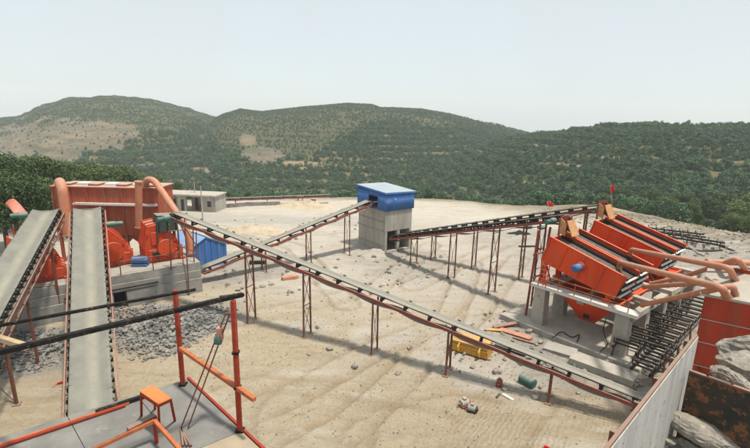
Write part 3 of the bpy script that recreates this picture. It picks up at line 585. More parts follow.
# ---------------------------------------------------------------- vibrating screens
aX = Vector((.645, -.766, 0)).normalized(); nX = Vector((.766, .645, 0)).normalized(); UPZ = Vector((0, 0, 1))
SO = Vector((10.85, 27.0, 6.07)); SL = 4.9; SWD = 1.78; tilt = math.radians(15.8)
sx_ = aX * math.cos(tilt) - UPZ * math.sin(tilt); sz_ = sx_.cross(nX).normalized(); sz_ = sz_ if sz_.z > 0 else -sz_
def screen(off, label, motor):
    O = SO + nX * off + Vector((0, 0, .3 if off > 5 else 0)); o = thing('vibrating_screen', label, 'screen', (O.x, O.y, 3.05), 'inclined vibrating screens')
    P = lambda x, y, z: O + sx_ * x + nX * y + sz_ * z
    H0, H1 = 1.72, 1.5
    for y in (0, SWD - .06):
        b = B(); b.prism([P(0, y, 0), P(SL, y, 0), P(SL - .15, y, -H1), P(.1, y, -H0)], nX * .06); sp = b.build('side_panel', 'orange', o)
        sgn = -1 if y == 0 else 1; yy = y - .035 if y == 0 else y + .095
        for x in (.08, 1.25, 2.45, 3.65, SL - .12): B().bar(P(x, yy, -.02), P(x, yy, -H1 + .04), .06, .07).build('stiffener', 'orange', sp)
        B().bar(P(0, y + .03, .03), P(SL, y + .03, .03), .14, .05, sz_).build('top_flange', 'orange', sp)
    b = B(); rows = [[P(x, .06, -.28), P(x, SWD - .06, -.28)] for x in np.linspace(.1, SL, 40)]; b.grid(rows); b.build('deck_mesh', 'deck', o, solid=.04)
    for x in np.linspace(.45, SL - .3, 8): B().bar(P(x, .07, -.262), P(x, SWD - .07, -.262), .04, .03).build('cross_bar', 'deck', o)
    for y in (.28, SWD - .30, SWD - .16): B().bar(P(.05, y, -.19), P(SL + .02, y, -.19), .07, .10, sz_).build('rubber_rail', 'rubber', o)
    for k, z in enumerate((-.25, -.75, -1.25)):
        b = B(); b.box(P(SL + .03, SWD / 2, z - .02), sx_ * .05 - sz_ * .02, nX * (SWD / 2 - .02), sz_ * .022); b.build('discharge_lip', 'white', o)
        B().box(P(SL - .08, SWD / 2, z - .2), sx_ * .04, nX * (SWD / 2 - .07), sz_ * .2).build('end_flap', 'rubber', o)
    B().box(P(.06, SWD / 2, -H0 / 2), sx_ * .03, nX * (SWD / 2 - .08), sz_ * (H0 / 2 - .05)).build('back_plate', 'orange', o)
    for y in (.1, SWD - .1):
        for x, zt in ((.35, -H0 + .05), (SL - .55, -H1 + .05)):
            t = P(x, y, zt); t2 = Vector((t.x, t.y, 3.05)); b = B(); b.bar(t, t2, .16, .16); b.box((t.x, t.y, 3.09), aX * .22, nX * .16, UPZ * .04); b.build('support_leg', 'orange', o)
            if y == .1 and (t - t2).length > .5: B().bar(t2 + aX * .5, t, .08, .08).build('stay', 'rustred', o)
    if motor:
        c = P(2.4, -.05, -.72); b = B(); b.tube([c, c - nX * .12], .30, 20); fl = b.build('motor_flange', 'crusher', o)
        b = B(); b.tube([c - nX * .12, c - nX * .62], .23, 18); b.tube([c - nX * .62, c - nX * .7], [.23, .14], 18); b.build('motor', 'motor_blue', o)
    return o
screen(0, 'orange vibrating screen with a blue motor on its side, over the concrete piers', True)
screen(1.98, 'orange vibrating screen squeezed between the motor screen and the rear pair', False)
screen(5.83, 'orange vibrating screen under the rear chute, third behind the blue motor', False)
screen(7.8, 'orange vibrating screen farthest behind the blue motor, nearest the stony rim', False)
def chute(c, label, k=.66):
    o = thing('feed_chute', label, 'chute', (c.x, c.y, c.z - 1.1)); up = UPZ
    p = lambda a, n, z: c + aX * a * k + nX * n * k + up * z * k
    B().prism([p(-.5, -.75, .75), p(-.5, -.75, -.7), p(.1, -.75, -.95), p(.15, -.75, .3)], nX * .06).build('side_plate', 'chute', o)
    B().prism([p(-.5, .75, .75), p(-.5, .75, -.7), p(.1, .75, -.95), p(.15, .75, .3)], nX * .06).build('side_plate', 'darkred', o)
    B().prism([p(-.54, -.75, .85), p(-.54, .75, .85), p(-.54, .75, -.7), p(-.54, -.75, -.7)], aX * .05).build('back_plate', 'darkred', o)
    B().prism([p(.1, -.7, .5), p(.1, .7, .5), p(.75, .7, -.9), p(.75, -.7, -.9)], (aX * .05 + up * .03)).build('front_plate', 'chute', o)
    B().bar(p(.1, -.75, .45), p(.1, .75, .45), .1, .1).build('lip', 'darkred', o)
    for n in (-.7, .7): B().bar(p(-.52, n, .7), p(-.52, n, -1.1), .1, .1).build('bracket', 'rustred', o)
chute(SO + aX * .35 + nX * 1.5 + UPZ * .6, 'tan and rust steel feed chute on the near pair of screens')
chute(SO + aX * .1 + nX * 7.2 + UPZ * .95, 'tan and rust steel feed chute on the rear pair of screens')
# support structure
def screen_base():
    o = thing('screen_platform', 'concrete pier platform with white edge carrying the orange screens', 'platform', (12, 25, zg(12, 25)))
    Q = lambda a, n, z: Vector((SO.x, SO.y, 0)) + aX * a + nX * n + UPZ * z
    B().box(Q(2.55, -.22, 2.93), aX * 3.15, nX * .38, UPZ * .10).build('walkway', 'white', o)
    for n in (2.5, 5.35, 8.2, 11.0): B().box(Q(2.55, n, 2.85), aX * 3.0, nX * .22, UPZ * .18).build('beam', 'concrete', o)
    for a in (-.4, 2.4, 5.2): B().box(Q(a, 5.6, 2.62), aX * .2, nX * 5.7, UPZ * .17).build('beam', 'concrete', o)
    for a in (-.05, 4.9):
        for n in (-.1, 2.5, 5.35, 8.2, 11.0):
            B().prism([Q(a - .42, n - .3, -.3), Q(a + .42, n - .3, -.3), Q(a + .36, n - .3, 2.8), Q(a - .36, n - .3, 2.8)], nX * .6).build('pier', 'concrete', o)
    B().box(Q(2.0, .9, .02), aX * 4.4, nX * 1.9, UPZ * .33).build('footing', 'concrete', o, bevel=.04)
    b = B()
    for k in range(6):
        c = Q(.2 + 1.0 * k, -.55, 3.03); b.bar(c, c + UPZ * .75, .04, .04)
    b.bar(Q(.2, -.55, 3.7), Q(5.2, -.55, 3.7), .045, .045); b.bar(Q(.2, -.55, 3.4), Q(5.2, -.55, 3.4), .035, .035); b.build('railing', 'bar', o)
    for n0 in (.2, 2.8, 6.0, 8.6):        # collecting hoppers
        t = [Q(.7, n0, 3.0), Q(4.4, n0, 3.0), Q(4.4, n0 + 2.0, 3.0), Q(.7, n0 + 2.0, 3.0)]; u = [Q(2.1, n0 + .6, 1.2), Q(3.0, n0 + .6, 1.2), Q(3.0, n0 + 1.4, 1.2), Q(2.1, n0 + 1.4, 1.2)]
        b = B(); b.add(t + u, [(0, 1, 5, 4), (1, 2, 6, 5), (2, 3, 7, 6), (3, 0, 4, 7)]); h = b.build('hopper', 'orange', o, solid=.05)
        for i in range(4): B().bar(t[i] + UPZ * -.05, t[(i + 1) % 4] + UPZ * -.05, .09, .1).build('hopper_rim', 'orange', h)
        m = B(); c = Q(2.55, n0 + .45, 1.55); m.box(c, aX * .18, nX * .03, UPZ * .15); m.build('hatch', 'rubber', h)
    b = B()
    for s in (0, .5): b.bar(Q(-.1 + s, -.62, 3.0), Q(.05 + s, -.62, 4.6), .05, .05)
    for k in range(5): b.bar(Q(-.1 + .03 * k, -.62, 3.2 + .3 * k), Q(.4 + .03 * k, -.62, 3.2 + .3 * k), .035, .035)
    b.build('ladder', 'orange', o)
    # leg of the near conveyor end
    for n in (.2, 1.6): B().bar(Q(-1.2, n, -.2), Q(-.9, n, 6.3), .12, .12).build('post', 'rustred', o)
    for z in (3.0, 4.6): B().bar(Q(-1.1, .2, z), Q(-1.05, 1.6, z), .08, .08).build('cross_beam', 'rustred', o)
screen_base()
# discharge belt frames without belts, in front of the screens
def rollbed(name, label, s, e, w, spacing=.78, h=.75):
    s, e = Vector(s), Vector(e); d = (e - s); Ln = d.length; d.normalize(); side = Vector((d.y, -d.x, 0)).normalized(); up = side.cross(d); up = up if up.z > 0 else -up
    base = Vector((s.x, s.y, zg(s.x, s.y))); o = thing(name, label, 'conveyor frame', base, 'conveyor frames without belts')
    for sg in (-1, 1):
        B().bar(s + side * sg * w / 2, e + side * sg * w / 2, .09, .18, up).build('side_rail', 'black', o)
        for t in np.linspace(.4, Ln - .4, max(2, int(Ln / 2))):
            p = s + d * t + side * sg * w / 2; q = Vector((p.x + side.x * sg * .15, p.y + side.y * sg * .15, 0)); q.z = zg(q.x, q.y) - .08; B().bar(p, q, .08, .08).build('leg', 'rust', o)
    b = B(); b.box((0, 0, .02), (.05, 0, 0), (0, w / 2 + .06, 0), (0, 0, .03)); b.tube([(0, -w * .5, .24), (0, w * .5, .24)], .075, 8)
    for sg in (-1, 1): b.box((0, sg * (w / 2 + .08), .15), (.03, 0, 0), (0, .02, 0), (0, 0, .16))
    me = b.mesh('roller'); me.materials.append(MT['black'])
    for i in range(int(Ln / spacing)): piece('roller', me, o, frame(s + d * (spacing * (i + .5)) + up * .08, d, side if side.cross(up).dot(d) > 0 else -side, up))
rollbed('roller_bed', 'black roller conveyor frame without belt, tucked against the lower ends of the screens', G(624, 350, 1.1), G(674, 296, 1.3), 1.15)
rollbed('roller_bed', 'black roller conveyor frame without belt, beside the grey bin wall', G(650, 352, 1.1), G(703, 300, 1.3), 1.15)
rollbed('roller_bed', 'short black roller conveyor frame without belt near the tail of the long conveyor', G(640, 372, .6), G(672, 340, .9), .9)
rollbed('roller_bed', 'dark roller conveyor frames lying far off on grey ground near the stony rim', GG(652, 240) + Vector((0, 0, .9)), GG(724, 250) + Vector((0, 0, .6)), 1.6, .8)
rollbed('roller_bed', 'dark roller conveyor frame lying behind another near the stony rim', GG(636, 235) + Vector((0, 0, .9)), GG(704, 241) + Vector((0, 0, .6)), 1.5, .8)
# ---------------------------------------------------------------- right dust box and its pipes
def dustbox():
    f = G(706, 294, 6.4); u = Vector((.82, -.57, 0)).normalized(); n = Vector((.63, .777, 0)).normalized(); W, Dp = 2.0, 3.6
    o = thing('dust_collector', 'red steel dust collector box with pale roof beside the grey bin wall', 'dust collector', (f.x, f.y, zg(f.x, f.y)))
    Q = lambda a, b, z: Vector((f.x, f.y, 0)) + u * a + n * b + UPZ * z
    ed = [6.33, 5.35, 4.35, 3.3]
    for za, zb in zip(ed[1:], ed[:-1]):
        B().box(Q(W / 2, 0, (za + zb) / 2), u * W / 2, n * .03, UPZ * ((zb - za) / 2 - .012)).build('wall_panel', 'bag2', o)
        B().box(Q(0, Dp / 2, (za + zb) / 2), u * .03, n * (Dp / 2 - .04), UPZ * ((zb - za) / 2 - .012)).build('wall_panel', 'bag2', o)
    for z in ed[1:]: B().bar(Q(-.05, -.05, z), Q(W + .05, -.05, z), .03, .03).build('seam_angle', 'dustheap', o)
    B().box(Q(W + .06, -.05, 4.6), u * .05, n * .06, UPZ * 1.8).build('corner_post', 'white', o)
    for za, zb in zip(ed[1:], ed[:-1]): B().box(Q(W + 2.2, .9, (za + zb) / 2), u * 2.0, n * .03, UPZ * ((zb - za) / 2 - .012)).build('wall_panel', 'bag2', o)
    B().box(Q(W + .15, .5, 4.8), u * .03, n * .4, UPZ * 1.5).build('wall_panel', 'bag2', o)
    B().box(Q(2.2, 2.15, 6.36), u * 2.4, n * 2.2, UPZ * .05).build('roof', 'dustheap', o)
    B().bar(Q(-.2, 4.3, 6.5), Q(4.5, 4.3, 6.5), .12, .2).build('roof_edge', 'bag2', o)
    for a, b_ in ((.1, .1), (W - .1, .1), (.1, Dp - .1), (W + 3.8, Dp - .1), (W + 3.8, 1.0)): B().bar(Q(a, b_, -.2), Q(a, b_, 3.35), .16, .16).build('leg', 'bag2', o)
    b = B(); t = [Q(0.05, 0.05, 3.3), Q(W, .05, 3.3), Q(W, Dp, 3.3), Q(.05, Dp, 3.3)]; v = [Q(.8, 1.7, 1.5), Q(1.3, 1.7, 1.5), Q(1.3, 2.2, 1.5), Q(.8, 2.2, 1.5)]
    b.add(t + v, [(0, 1, 5, 4), (1, 2, 6, 5), (2, 3, 7, 6), (3, 0, 4, 7)]); b.build('hopper', 'bag2', o, solid=.04)
    return Q
QB = dustbox()
def bend(pts, r, n=7):                # polyline with rounded corners
    pts = [Vector(p) for p in pts]; out = [pts[0]]
    for a, b, c in zip(pts[:-2], pts[1:-1], pts[2:]):
        d0 = (a - b); d1 = (c - b); q = min(r, d0.length * .45, d1.length * .45); p0 = b + d0.normalized() * q; p1 = b + d1.normalized() * q
        for k in range(n): t = k / (n - 1); out.append(p0 * (1 - t) ** 2 + b * 2 * t * (1 - t) + p1 * t * t)
    return out + [pts[-1]]
def pipe(label, pts, r, m='pipe', collars=()):
    P = bend(pts, r * 3.2); z = min(p.z for p in P); o = thing('dust_pipe', label, 'pipe', (P[0].x, P[0].y, z), 'orange dust pipes'); B().tube(P, r, 14).build('tube', m, o)
    for k in (0, len(P) - 1):
        d = (P[1] - P[0]).normalized() if k == 0 else (P[-2] - P[-1]).normalized(); B().tube([P[k] + d * .02, P[k] + d * .1], r * 1.22, 14).build('flange', m, o)
    L0 = (Vector(pts[1]) - Vector(pts[0])); nj = max(1, int(L0.length / 2.2))
    for k in range(1, nj): p = Vector(pts[0]) + L0 * k / nj; d = L0.normalized(); B().tube([p - d * .03, p + d * .03], r * 1.1, 14).build('flange', m, o)
s1 = lambda x, y, z: SO + sx_ * x + nX * y + sz_ * z
pA = s1(3.5, 3.8, -.05); pB = s1(3.9, 1.45, -.25)
pipe('upper pink orange dust pipe from the middle screen down onto the pale roof', [pA + UPZ * -.1, pA + UPZ * .35, G(729, 268, 7.25), G(735, 280, 6.42)], .135)
pipe('pink orange dust pipe from the motor screen down onto the near roof edge', [pB + UPZ * -.1, pB + UPZ * .35, G(722, 288, 7.1), G(727, 297, 6.42)], .15)
pipe('rising pink orange dust pipe with a hooked end behind the other pipes', [G(650, 284, 3.6), G(686, 276, 4.6), G(737, 259, 7.4), G(746, 270, 6.5)], .125)
pipe('thin pale pink dust pipe running low between screens and dust box', [G(644, 287, 4.1), G(716, 282, 6.35)], .12)
pipe('low pink orange dust pipe rising from the roller frames to the roof edge', [G(642, 305, 3.3), G(712, 290, 6.7), G(733, 285, 7.0), G(735, 295, 6.43)], .125)
pipe('straight pink pipe lying across the far edge of the pale roof', [G(706, 262, 6.9), G(790, 264, 6.9)], .13)
# ---------------------------------------------------------------- primary bin, its wall, plate and boulders
wv = Vector((.72, .69, 0)).normalized(); wn = Vector((wv.y, -wv.x, 0)); W0 = Vector((3.68, 5.89, 0))
def binwall():
    o = thing('bin_wall', 'grey white steel bin wall with rusty top edge running away beside the roller frames', 'wall', (W0.x, W0.y, 5.2)); Ln = 5.45
    for a0, a1 in ((-2.2, .6), (.6, 2.6), (2.6, 4.1), (4.1, Ln)):
        B().box(W0 + wv * (a0 + a1) / 2 - wn * .04 + UPZ * 6.7, wv * ((a1 - a0) / 2 - .004), wn * .04, UPZ * 1.5).build('wall_plate', 'wallsteel', o)
    B().bar(W0 + wv * -2.2 - wn * .05 + UPZ * 8.22, W0 + wv * Ln - wn * .05 + UPZ * 8.22, .06, .05).build('top_rail', 'rust', o)
    b = B()
    for k in range(7): b.box(W0 + wv * (-1.8 + k * 1.15) - wn * .14 + UPZ * 6.6, wv * .03, wn * .06, UPZ * 1.55)
    b.build('rib', 'rust', o)
binwall()
def binplate():
    a = Vector((7.12, 9.13, 0)) + wn * .02; o = thing('bin_plate', 'dark rusty steel plate across the bin between boulders', 'steel plate', (a.x, a.y, 5.2)); Ln = 4.2
    B().box(a + wn * Ln / 2 + UPZ * 6.35, wn * Ln / 2, wv * .03, UPZ * 1.26).build('plate', 'rustplate', o)
    B().bar(a + UPZ * 7.63, a + wn * Ln + UPZ * 7.63, .09, .05).build('top_edge', 'rust', o)
    b = B()
    for k in range(9): b.tube([a + wn * .05 - wv * .04 + UPZ * (5.4 + .26 * k), a + wn * .05 - wv * .07 + UPZ * (5.4 + .26 * k)], .025, 6)
    b.build('rivet_row', 'rust', o)
    ctr = a + wn * .55 + UPZ * 7.66; B().tube([ctr + wn * .22 * math.cos(t) + UPZ * .16 * math.sin(t) for t in np.linspace(0, math.pi, 12)], .022, 8).build('lifting_eye', 'rust', o)
binplate()
def rockmesh(seed, sub=3, flat=.7, cuts=14):
    import bmesh
    g = np.random.default_rng(seed); bm = bmesh.new(); bmesh.ops.create_icosphere(bm, subdivisions=sub, radius=1)
    V = np.array([v.co[:] for v in bm.verts])
    for k in range(cuts):
        n = g.normal(size=3); n /= np.linalg.norm(n); dd = g.uniform(.55, .86); s = V @ n - dd; V -= np.outer(np.clip(s, 0, None), n)
    V += .05 * g.normal(size=V.shape) * (.5 if sub > 2 else 1.2); V[:, 2] *= flat
    for v, c in zip(bm.verts, V): v.co = c
    m = bpy.data.meshes.new('boulder'); bm.to_mesh(m); bm.free()
    if sub > 2: m.polygons.foreach_set('use_smooth', [True] * len(m.polygons)); m.set_sharp_from_angle(angle=math.radians(22))
    return m
def boulder(p, sx, sy, sz, rot, seed, label, cat='boulder', m='rock', sub=4, group=None, name='boulder'):
    me = rockmesh(seed, sub); me.materials.append(MT[m]); o = bpy.data.objects.new(name, me); COL.objects.link(o); o.location = p; o.scale = (sx, sy, sz); o.rotation_euler = rot; return tag(o, label, cat, group)
boulder(G(712, 436, 6.35), .95, .42, .42, (.1, .25, -.35), 3, 'long grey cracked boulder lying in the bin below the rusty plate')
boulder(G(668, 441, 6.1), .22, .18, .18, (0, .2, 1), 8, 'small dark stone wedged at the foot of the grey bin wall')
boulder(G(690, 446, 6.1), .28, .2, .16, (.3, 0, 2), 9, 'small pale stone beside the long cracked boulder')
boulder(G(655, 447, 6.2), .2, .15, .14, (.2, 0, .6), 21, 'small grey stone against the wall foot near the red scrap')
boulder(G(744, 366, 6.0), 1.15, .8, .75, (0, .2, .5), 12, 'large pale boulder heaped behind the rusty plate')
boulder(G(722, 372, 6.2), .42, .35, .35, (.3, .2, .8), 13, 'smaller pale boulder beside the large one behind the rusty plate')
boulder(G(762, 352, 6.4), 1.2, 1.0, .8, (0, 0, 0), 15, 'pale boulder at the back of the heap behind the rusty plate')
boulder(G(735, 378, 6.35), .5, .4, .3, (.1, .4, 0), 16, 'flat pale stone lying on the heap just behind the rusty plate')
def binfill():
    o = thing('crushing_station', 'grey rubble fill and concrete mass of the feed bin under the boulders', 'feed bin', (9, 9, 0))
    b = B(); rows = []
    for i in range(26):
        row = []
        for j in range(26):
            p = W0 + wv * (-2.5 + 10.5 * i / 25) + wn * (.02 + 6.5 * j / 25); q = (W0 + wv * (-2.5 + 10.5 * i / 25))
            z = 6.0 + .5 * float(fbm(np.array([p.x * 1.4]), np.array([p.y * 1.4]), 4)[0]) - (.6 if -2.5 + 10.5 * i / 25 < 4.6 else .15); row.append((p.x, p.y, z))
        rows.append(row)
    b.grid(rows); b.build('rubble_surface', 'rubble', o)
    b = B(); b.box(W0 + wv * 2.75 + wn * 3.3 + UPZ * 2.5, wv * 5.2, wn * 3.2, UPZ * 2.75); b.build('concrete_mass', 'concrete', o)
    for k in range(60):
        pass
binfill()
# ---------------------------------------------------------------- plinth and crushers on the left
PU = Vector((.79, .613, 0)).normalized(); PN = Vector((-PU.y, PU.x, 0)); PC = Vector((-12.8, 31.66, 0))
def PQ(a, b, z): return PC - PU * a + PN * b + UPZ * z    # a to the left along the face, b back
def plinth():
    o = thing('crusher_plinth', 'long stepped concrete plinth carrying the red crushers, with a square dark opening', 'plinth', (PC.x, PC.y, zg(PC.x, PC.y)))
    for k, (za, zb) in enumerate(((-.4, 1.15), (1.17, 1.75), (1.77, 2.35))):
        t = .07 * k; hole = k == 0
        for a0, a1 in (((0, 5.0), (5.8, 14.5)) if hole else ((0, 14.5),)):
            B().box(PQ((a0 + a1) / 2, 2.7 + t, (za + zb) / 2), PU * ((a1 - a0) / 2 - .004), PN * (2.7), UPZ * (zb - za) / 2).build('concrete_block', 'plinth', o, bevel=.02)
    B().box(PQ(5.4, 3.4, .35), PU * .4, PN * 2.3, UPZ * .78).build('recess_shade', 'rubber', o)  # black block stands in for the shade inside the opening
    B().bar(PQ(3.0, -.04, 1.45), PQ(8.5, -.04, 1.45), .1, .1).build('ledge_rail', 'black', o)
    b = B()
    for a in (1.2, 3.2, 5.2): b.bar(PQ(a, .15, 2.3), PQ(a, .15, 3.3), .05, .05)
    b.bar(PQ(1.2, .15, 3.28), PQ(5.2, .15, 3.28), .05, .05); b.build('railing', 'rust', o)
plinth()
def crusher(a, b0, label, hood='crusher', s=1.0, flip=1):
    c = PQ(a, b0, 2.35); o = thing('impact_crusher', label, 'crusher', c, 'red crushers on the plinth'); x = PU * s; y = PN * s
    Q = lambda u, v, z: c + x * (u * flip) + y * v + UPZ * z * s
    pr = [(-1.15, 0), (1.2, 0), (1.2, .85), (.95, 1.0), (.75, 1.55), (.25, 2.1), (-.25, 2.55), (-.85, 2.45), (-.95, 1.6), (-1.15, 1.0)]
    B().prism([Q(u, 0, z) for u, z in pr], y * 1.7).build('housing', hood, o, bevel=.03)
    for i in range(2, len(pr) - 1):
        p, q = pr[i], pr[i + 1]
        for k in (0.1, .85, 1.6): B().bar(Q(p[0] * 1.02, k, p[1] * 1.015 + .01), Q(q[0] * 1.02, k, q[1] * 1.015 + .01), .07, .09).build('rib', hood, o)
    for u, z, hw, hh in ((.62, .45, .42, .32), (-.5, .5, .42, .36), (-.35, 1.6, .36, .42)): B().box(Q(u, -.03, z), x * hw, y * .03, UPZ * hh * s).build('access_door', hood, o, bevel=.02)
    B().tube([Q(-.55, -.06, .62), Q(-.55, -.3, .62)], .16 * s, 14).build('bearing', 'black', o)
    B().tube([Q(.15, -.08, .95), Q(.15, -.24, .95)], .55 * s, 24).build('flywheel', hood, o)
    for u in (-1.1, 1.15): B().box(Q(u, .85, .08), x * .14, y * 1.0, UPZ * .08).build('foot', hood, o)
    for u, z in ((.7, 1.3), (-.9, 1.9), (-.2, 2.2)): B().bar(Q(u, -.05, z), Q(u + .1, -.05, z + .25), .06, .1).build('bracket', hood, o)
crusher(5.45, 2.3, 'red impact crusher under the head of the straight wide belt', s=1.2)
crusher(2.1, 1.7, 'red impact crusher at the head of the long thin conveyor', s=1.12)
crusher(9.3, 1.4, 'red impact crusher half hidden between the two wide belts')
def cr_motor(a, b0):
    c = PQ(a, b0, 2.35); o = thing('electric_motor', 'blue electric motor on the plinth between two red crushers', 'motor', c)
    d = (PU * .8 - PN * .5).normalized(); p = c + UPZ * .42; B().tube([p - d * .5, p + d * .4], .28, 16).build('body', 'motor_blue', o); B().tube([p + d * .4, p + d * .55], [.28, .17], 16).build('fan_cover', 'motor_blue', o)
    B().box(c + UPZ * .08, d * .5, d.cross(UPZ) * .3, UPZ * .08).build('base', 'motor_blue', o); B().tube([p - d * .5, p - d * .8], .06, 8).build('shaft', 'black', o)
    b = B(); [b.bar(p + d * (-.4 + .15 * k) + UPZ * .2, p + d * (-.4 + .15 * k) + UPZ * .32, .03, .3) for k in range(5)]; b.build('fin', 'motor_blue', o)
cr_motor(3.75, 1.5)
def hood():
    c = PQ(1.75, 1.5, 4.6); o = thing('head_hood', 'dark green steel hood over the head of the long conveyor', 'hood', c)
    q = lambda a, b, z: c + PU * a + PN * b + UPZ * z
    B().prism([q(-.75, 0, 0), q(.75, 0, 0), q(.65, 0, 1.15), q(-.65, 0, 1.25)], PN * 1.1).build('box', mat('hood_green', (.03, .05, .045), (.05, .065, .055), 4, .6, dust=.5), o)
    for a in (-.6, 0, .6): B().bar(q(a, -.04, 0), q(a * .92, -.04, 1.15), .06, .06).build('rib', 'black', o)
    for a, b in ((-.7, .05), (.7, .05), (.7, 1.05), (-.7, 1.05)): B().bar(q(a, b, 0), q(a, b, -2.2), .09, .09).build('leg', 'rust', o)
hood()
def scaffold():
    o = thing('access_frame', 'thin rusty pole frame standing against the crusher at the plinth corner', 'frame', PQ(.8, -.1, 0))
    for a, b, z0, z1 in ((1.05, -.15, -.3, 5.9), (2.1, -.12, 2.2, 5.5), (-.05, 1.2, 2.2, 4.4), (.4, .3, 2.3, 5.2)): B().tube([PQ(a, b, z0), PQ(a - .1, b, z1)], .045, 7).build('pole', 'rust', o)
    for (a, b, z), (a2, b2, z2) in (((1.05, -.15, 5.0), (2.1, -.12, 5.0)), ((1.05, -.15, 3.8), (2.1, -.12, 3.0)), ((1.0, -.15, 5.2), (-.05, 1.2, 3.4)), ((2.1, -.12, 4.2), (.4, .3, 3.2))): B().tube([PQ(a, b, z), PQ(a2, b2, z2)], .035, 6).build('rail', 'rust', o)
scaffold()
def bagfilter():
    x0, x1, y0, y1, zb, zt = -26.2, -17.75, 36.0, 38.8, 3.1, 6.98
    o = thing('bag_filter', 'large rust red steel bag filter box behind the crushers with a pale dusty top', 'dust filter', ((x0 + x1) / 2, y0, -.1)); n = 6
    for k in range(n):
        a, b = x0 + (x1 - x0) * k / n, x0 + (x1 - x0) * (k + 1) / n
        B().box(((a + b) / 2, y0, (zb + zt) / 2), ((b - a) / 2 - .012, 0, 0), (0, .04, 0), (0, 0, (zt - zb) / 2)).build('wall_panel', 'bag', o)
        B().bar((a, y0 - .06, zb), (a, y0 - .06, zt), .1, .1).build('stiffener', 'bag', o)
    for x in (x0, x1): B().box((x, (y0 + y1) / 2, (zb + zt) / 2), (.04, 0, 0), (0, (y1 - y0) / 2 - .05, 0), (0, 0, (zt - zb) / 2)).build('wall_panel', 'bag', o)
    B().box(((x0 + x1) / 2, y1, (zb + zt) / 2), ((x1 - x0) / 2, 0, 0), (0, .04, 0), (0, 0, (zt - zb) / 2)).build('wall_panel', 'bag', o)
    B().box(((x0 + x1) / 2, (y0 + y1) / 2, zt + .06), ((x1 - x0) / 2 + .15, 0, 0), (0, (y1 - y0) / 2 + .15, 0), (0, 0, .06)).build('roof', 'bag', o)
    for k in range(7): B().box((x0 + .8 + k * 1.15, y0 + .9 + .3 * (k % 2), zt + .18), (.42, 0, 0), (0, .5, 0), (0, 0, .09)).build('roof_hatch', 'white' if k % 2 else 'bag', o)
    zl = zt - 1.25; B().box(((x0 + x1) / 2 + .9, y0 - .28, zl), ((x1 - x0) / 2 - .9, 0, 0), (0, .22, 0), (0, 0, .07)).build('ledge', 'white', o)
    b = B(); [b.tube([(x0 + 2.0 + .19 * k, y0 - .45, zl - .12), (x0 + 2.0 + .19 * k, y0 - .45, zl + .1)], .05, 6) for k in range(32)]; b.build('pulse_valve_row', 'bag', o)
    for k in range(3):
        cx = x0 + (x1 - x0) * (k + .5) / 3; hw = (x1 - x0) / 6 - .05; b = B()
        b.add([(cx - hw, y0 + .05, zb), (cx + hw, y0 + .05, zb), (cx + hw, y1 - .05, zb), (cx - hw, y1 - .05, zb), (cx - .25, (y0 + y1) / 2 - .25, zb - 1.5), (cx + .25, (y0 + y1) / 2 - .25, zb - 1.5), (cx + .25, (y0 + y1) / 2 + .25, zb - 1.5), (cx - .25, (y0 + y1) / 2 + .25, zb - 1.5)], [(0, 1, 5, 4), (1, 2, 6, 5), (2, 3, 7, 6), (3, 0, 4, 7)]); b.build('hopper', 'bag', o, solid=.03)
    for x in np.linspace(x0 + .1, x1 - .1, 4):
        for y in (y0 + .1, y1 - .1): B().bar((x, y, -.3), (x, y, zb), .2, .2).build('leg', 'bag', o)
bagfilter()
def Dp(px, py, Y): d = ray(px, py); t = Y / d[1]; return Vector((d[0] * t, Y, CAMH + d[2] * t))
pipe('fat pale orange pipe standing before the left end of the bag filter', [Dp(69, 236, 34.2), Dp(62, 186, 34.6), Dp(59.5, 181, 35.6), Dp(60, 186, 36.3)], .36)
pipe('straight pale orange pipe hanging down the right end of the bag filter', [Dp(139, 228, 34.8), Dp(138.5, 181, 34.8)], .27)
pipe('bent pale orange pipe arching from the bag filter down to the corner crusher', [Dp(146, 190, 36.6), Dp(146, 179.5, 36), Dp(154, 180, 35.5), Dp(183, 222, 33.4), Dp(190, 240, 33.2), Dp(191, 254, 33.0)], .26)
def sheetthing(name, label, cat, quad, m, parent=None):
    q = [Vector(p) for p in quad]; rows = []
    for i in range(7):
        t = i / 6; a = q[0].lerp(q[3], t); b = q[1].lerp(q[2], t); rows.append([a.lerp(b, s) + Vector((0, 0, .12 * math.sin(3 * s) + .06 * math.sin(5 * t))) for s in np.linspace(0, 1, 7)])
    b = B(); b.grid(rows); return tag(b.build(name, m, None, solid=.04), label, cat)
sheetthing('chute_flap', 'curled red sheet metal chute flap beside the green motor of the leaning belt', 'chute', [Dp(5, 204, 31), Dp(14, 199, 31), Dp(29, 214, 30.5), Dp(14, 213, 29.8)], 'crusher')
def redchute():
    o = thing('discharge_chute', 'red open discharge chute standing behind the leaning wide belt', 'chute', Dp(13, 262, 31))
    P = lambda x, y, Y: Dp(x, y, Y)
    B().prism([P(6, 236, 30.5), P(20, 246, 30.5), P(18, 264, 30.5), P(7, 262, 30.5)], (0, .08, 0)).build('front_plate', 'crusher', o)
    B().prism([P(6, 236, 30.6), P(7, 262, 30.6), P(11, 260, 33), P(12, 240, 33)], (.06, 0, 0)).build('side_plate', 'red', o)
    B().prism([P(20, 246, 30.6), P(18, 264, 30.6), P(23, 262, 33), P(25, 243, 33)], (.06, 0, 0)).build('side_plate', 'crusher', o)
    B().bar(P(12, 229, 30.6), P(21, 246, 30.6), .1, .16).build('lip', 'crusher', o)
redchute()
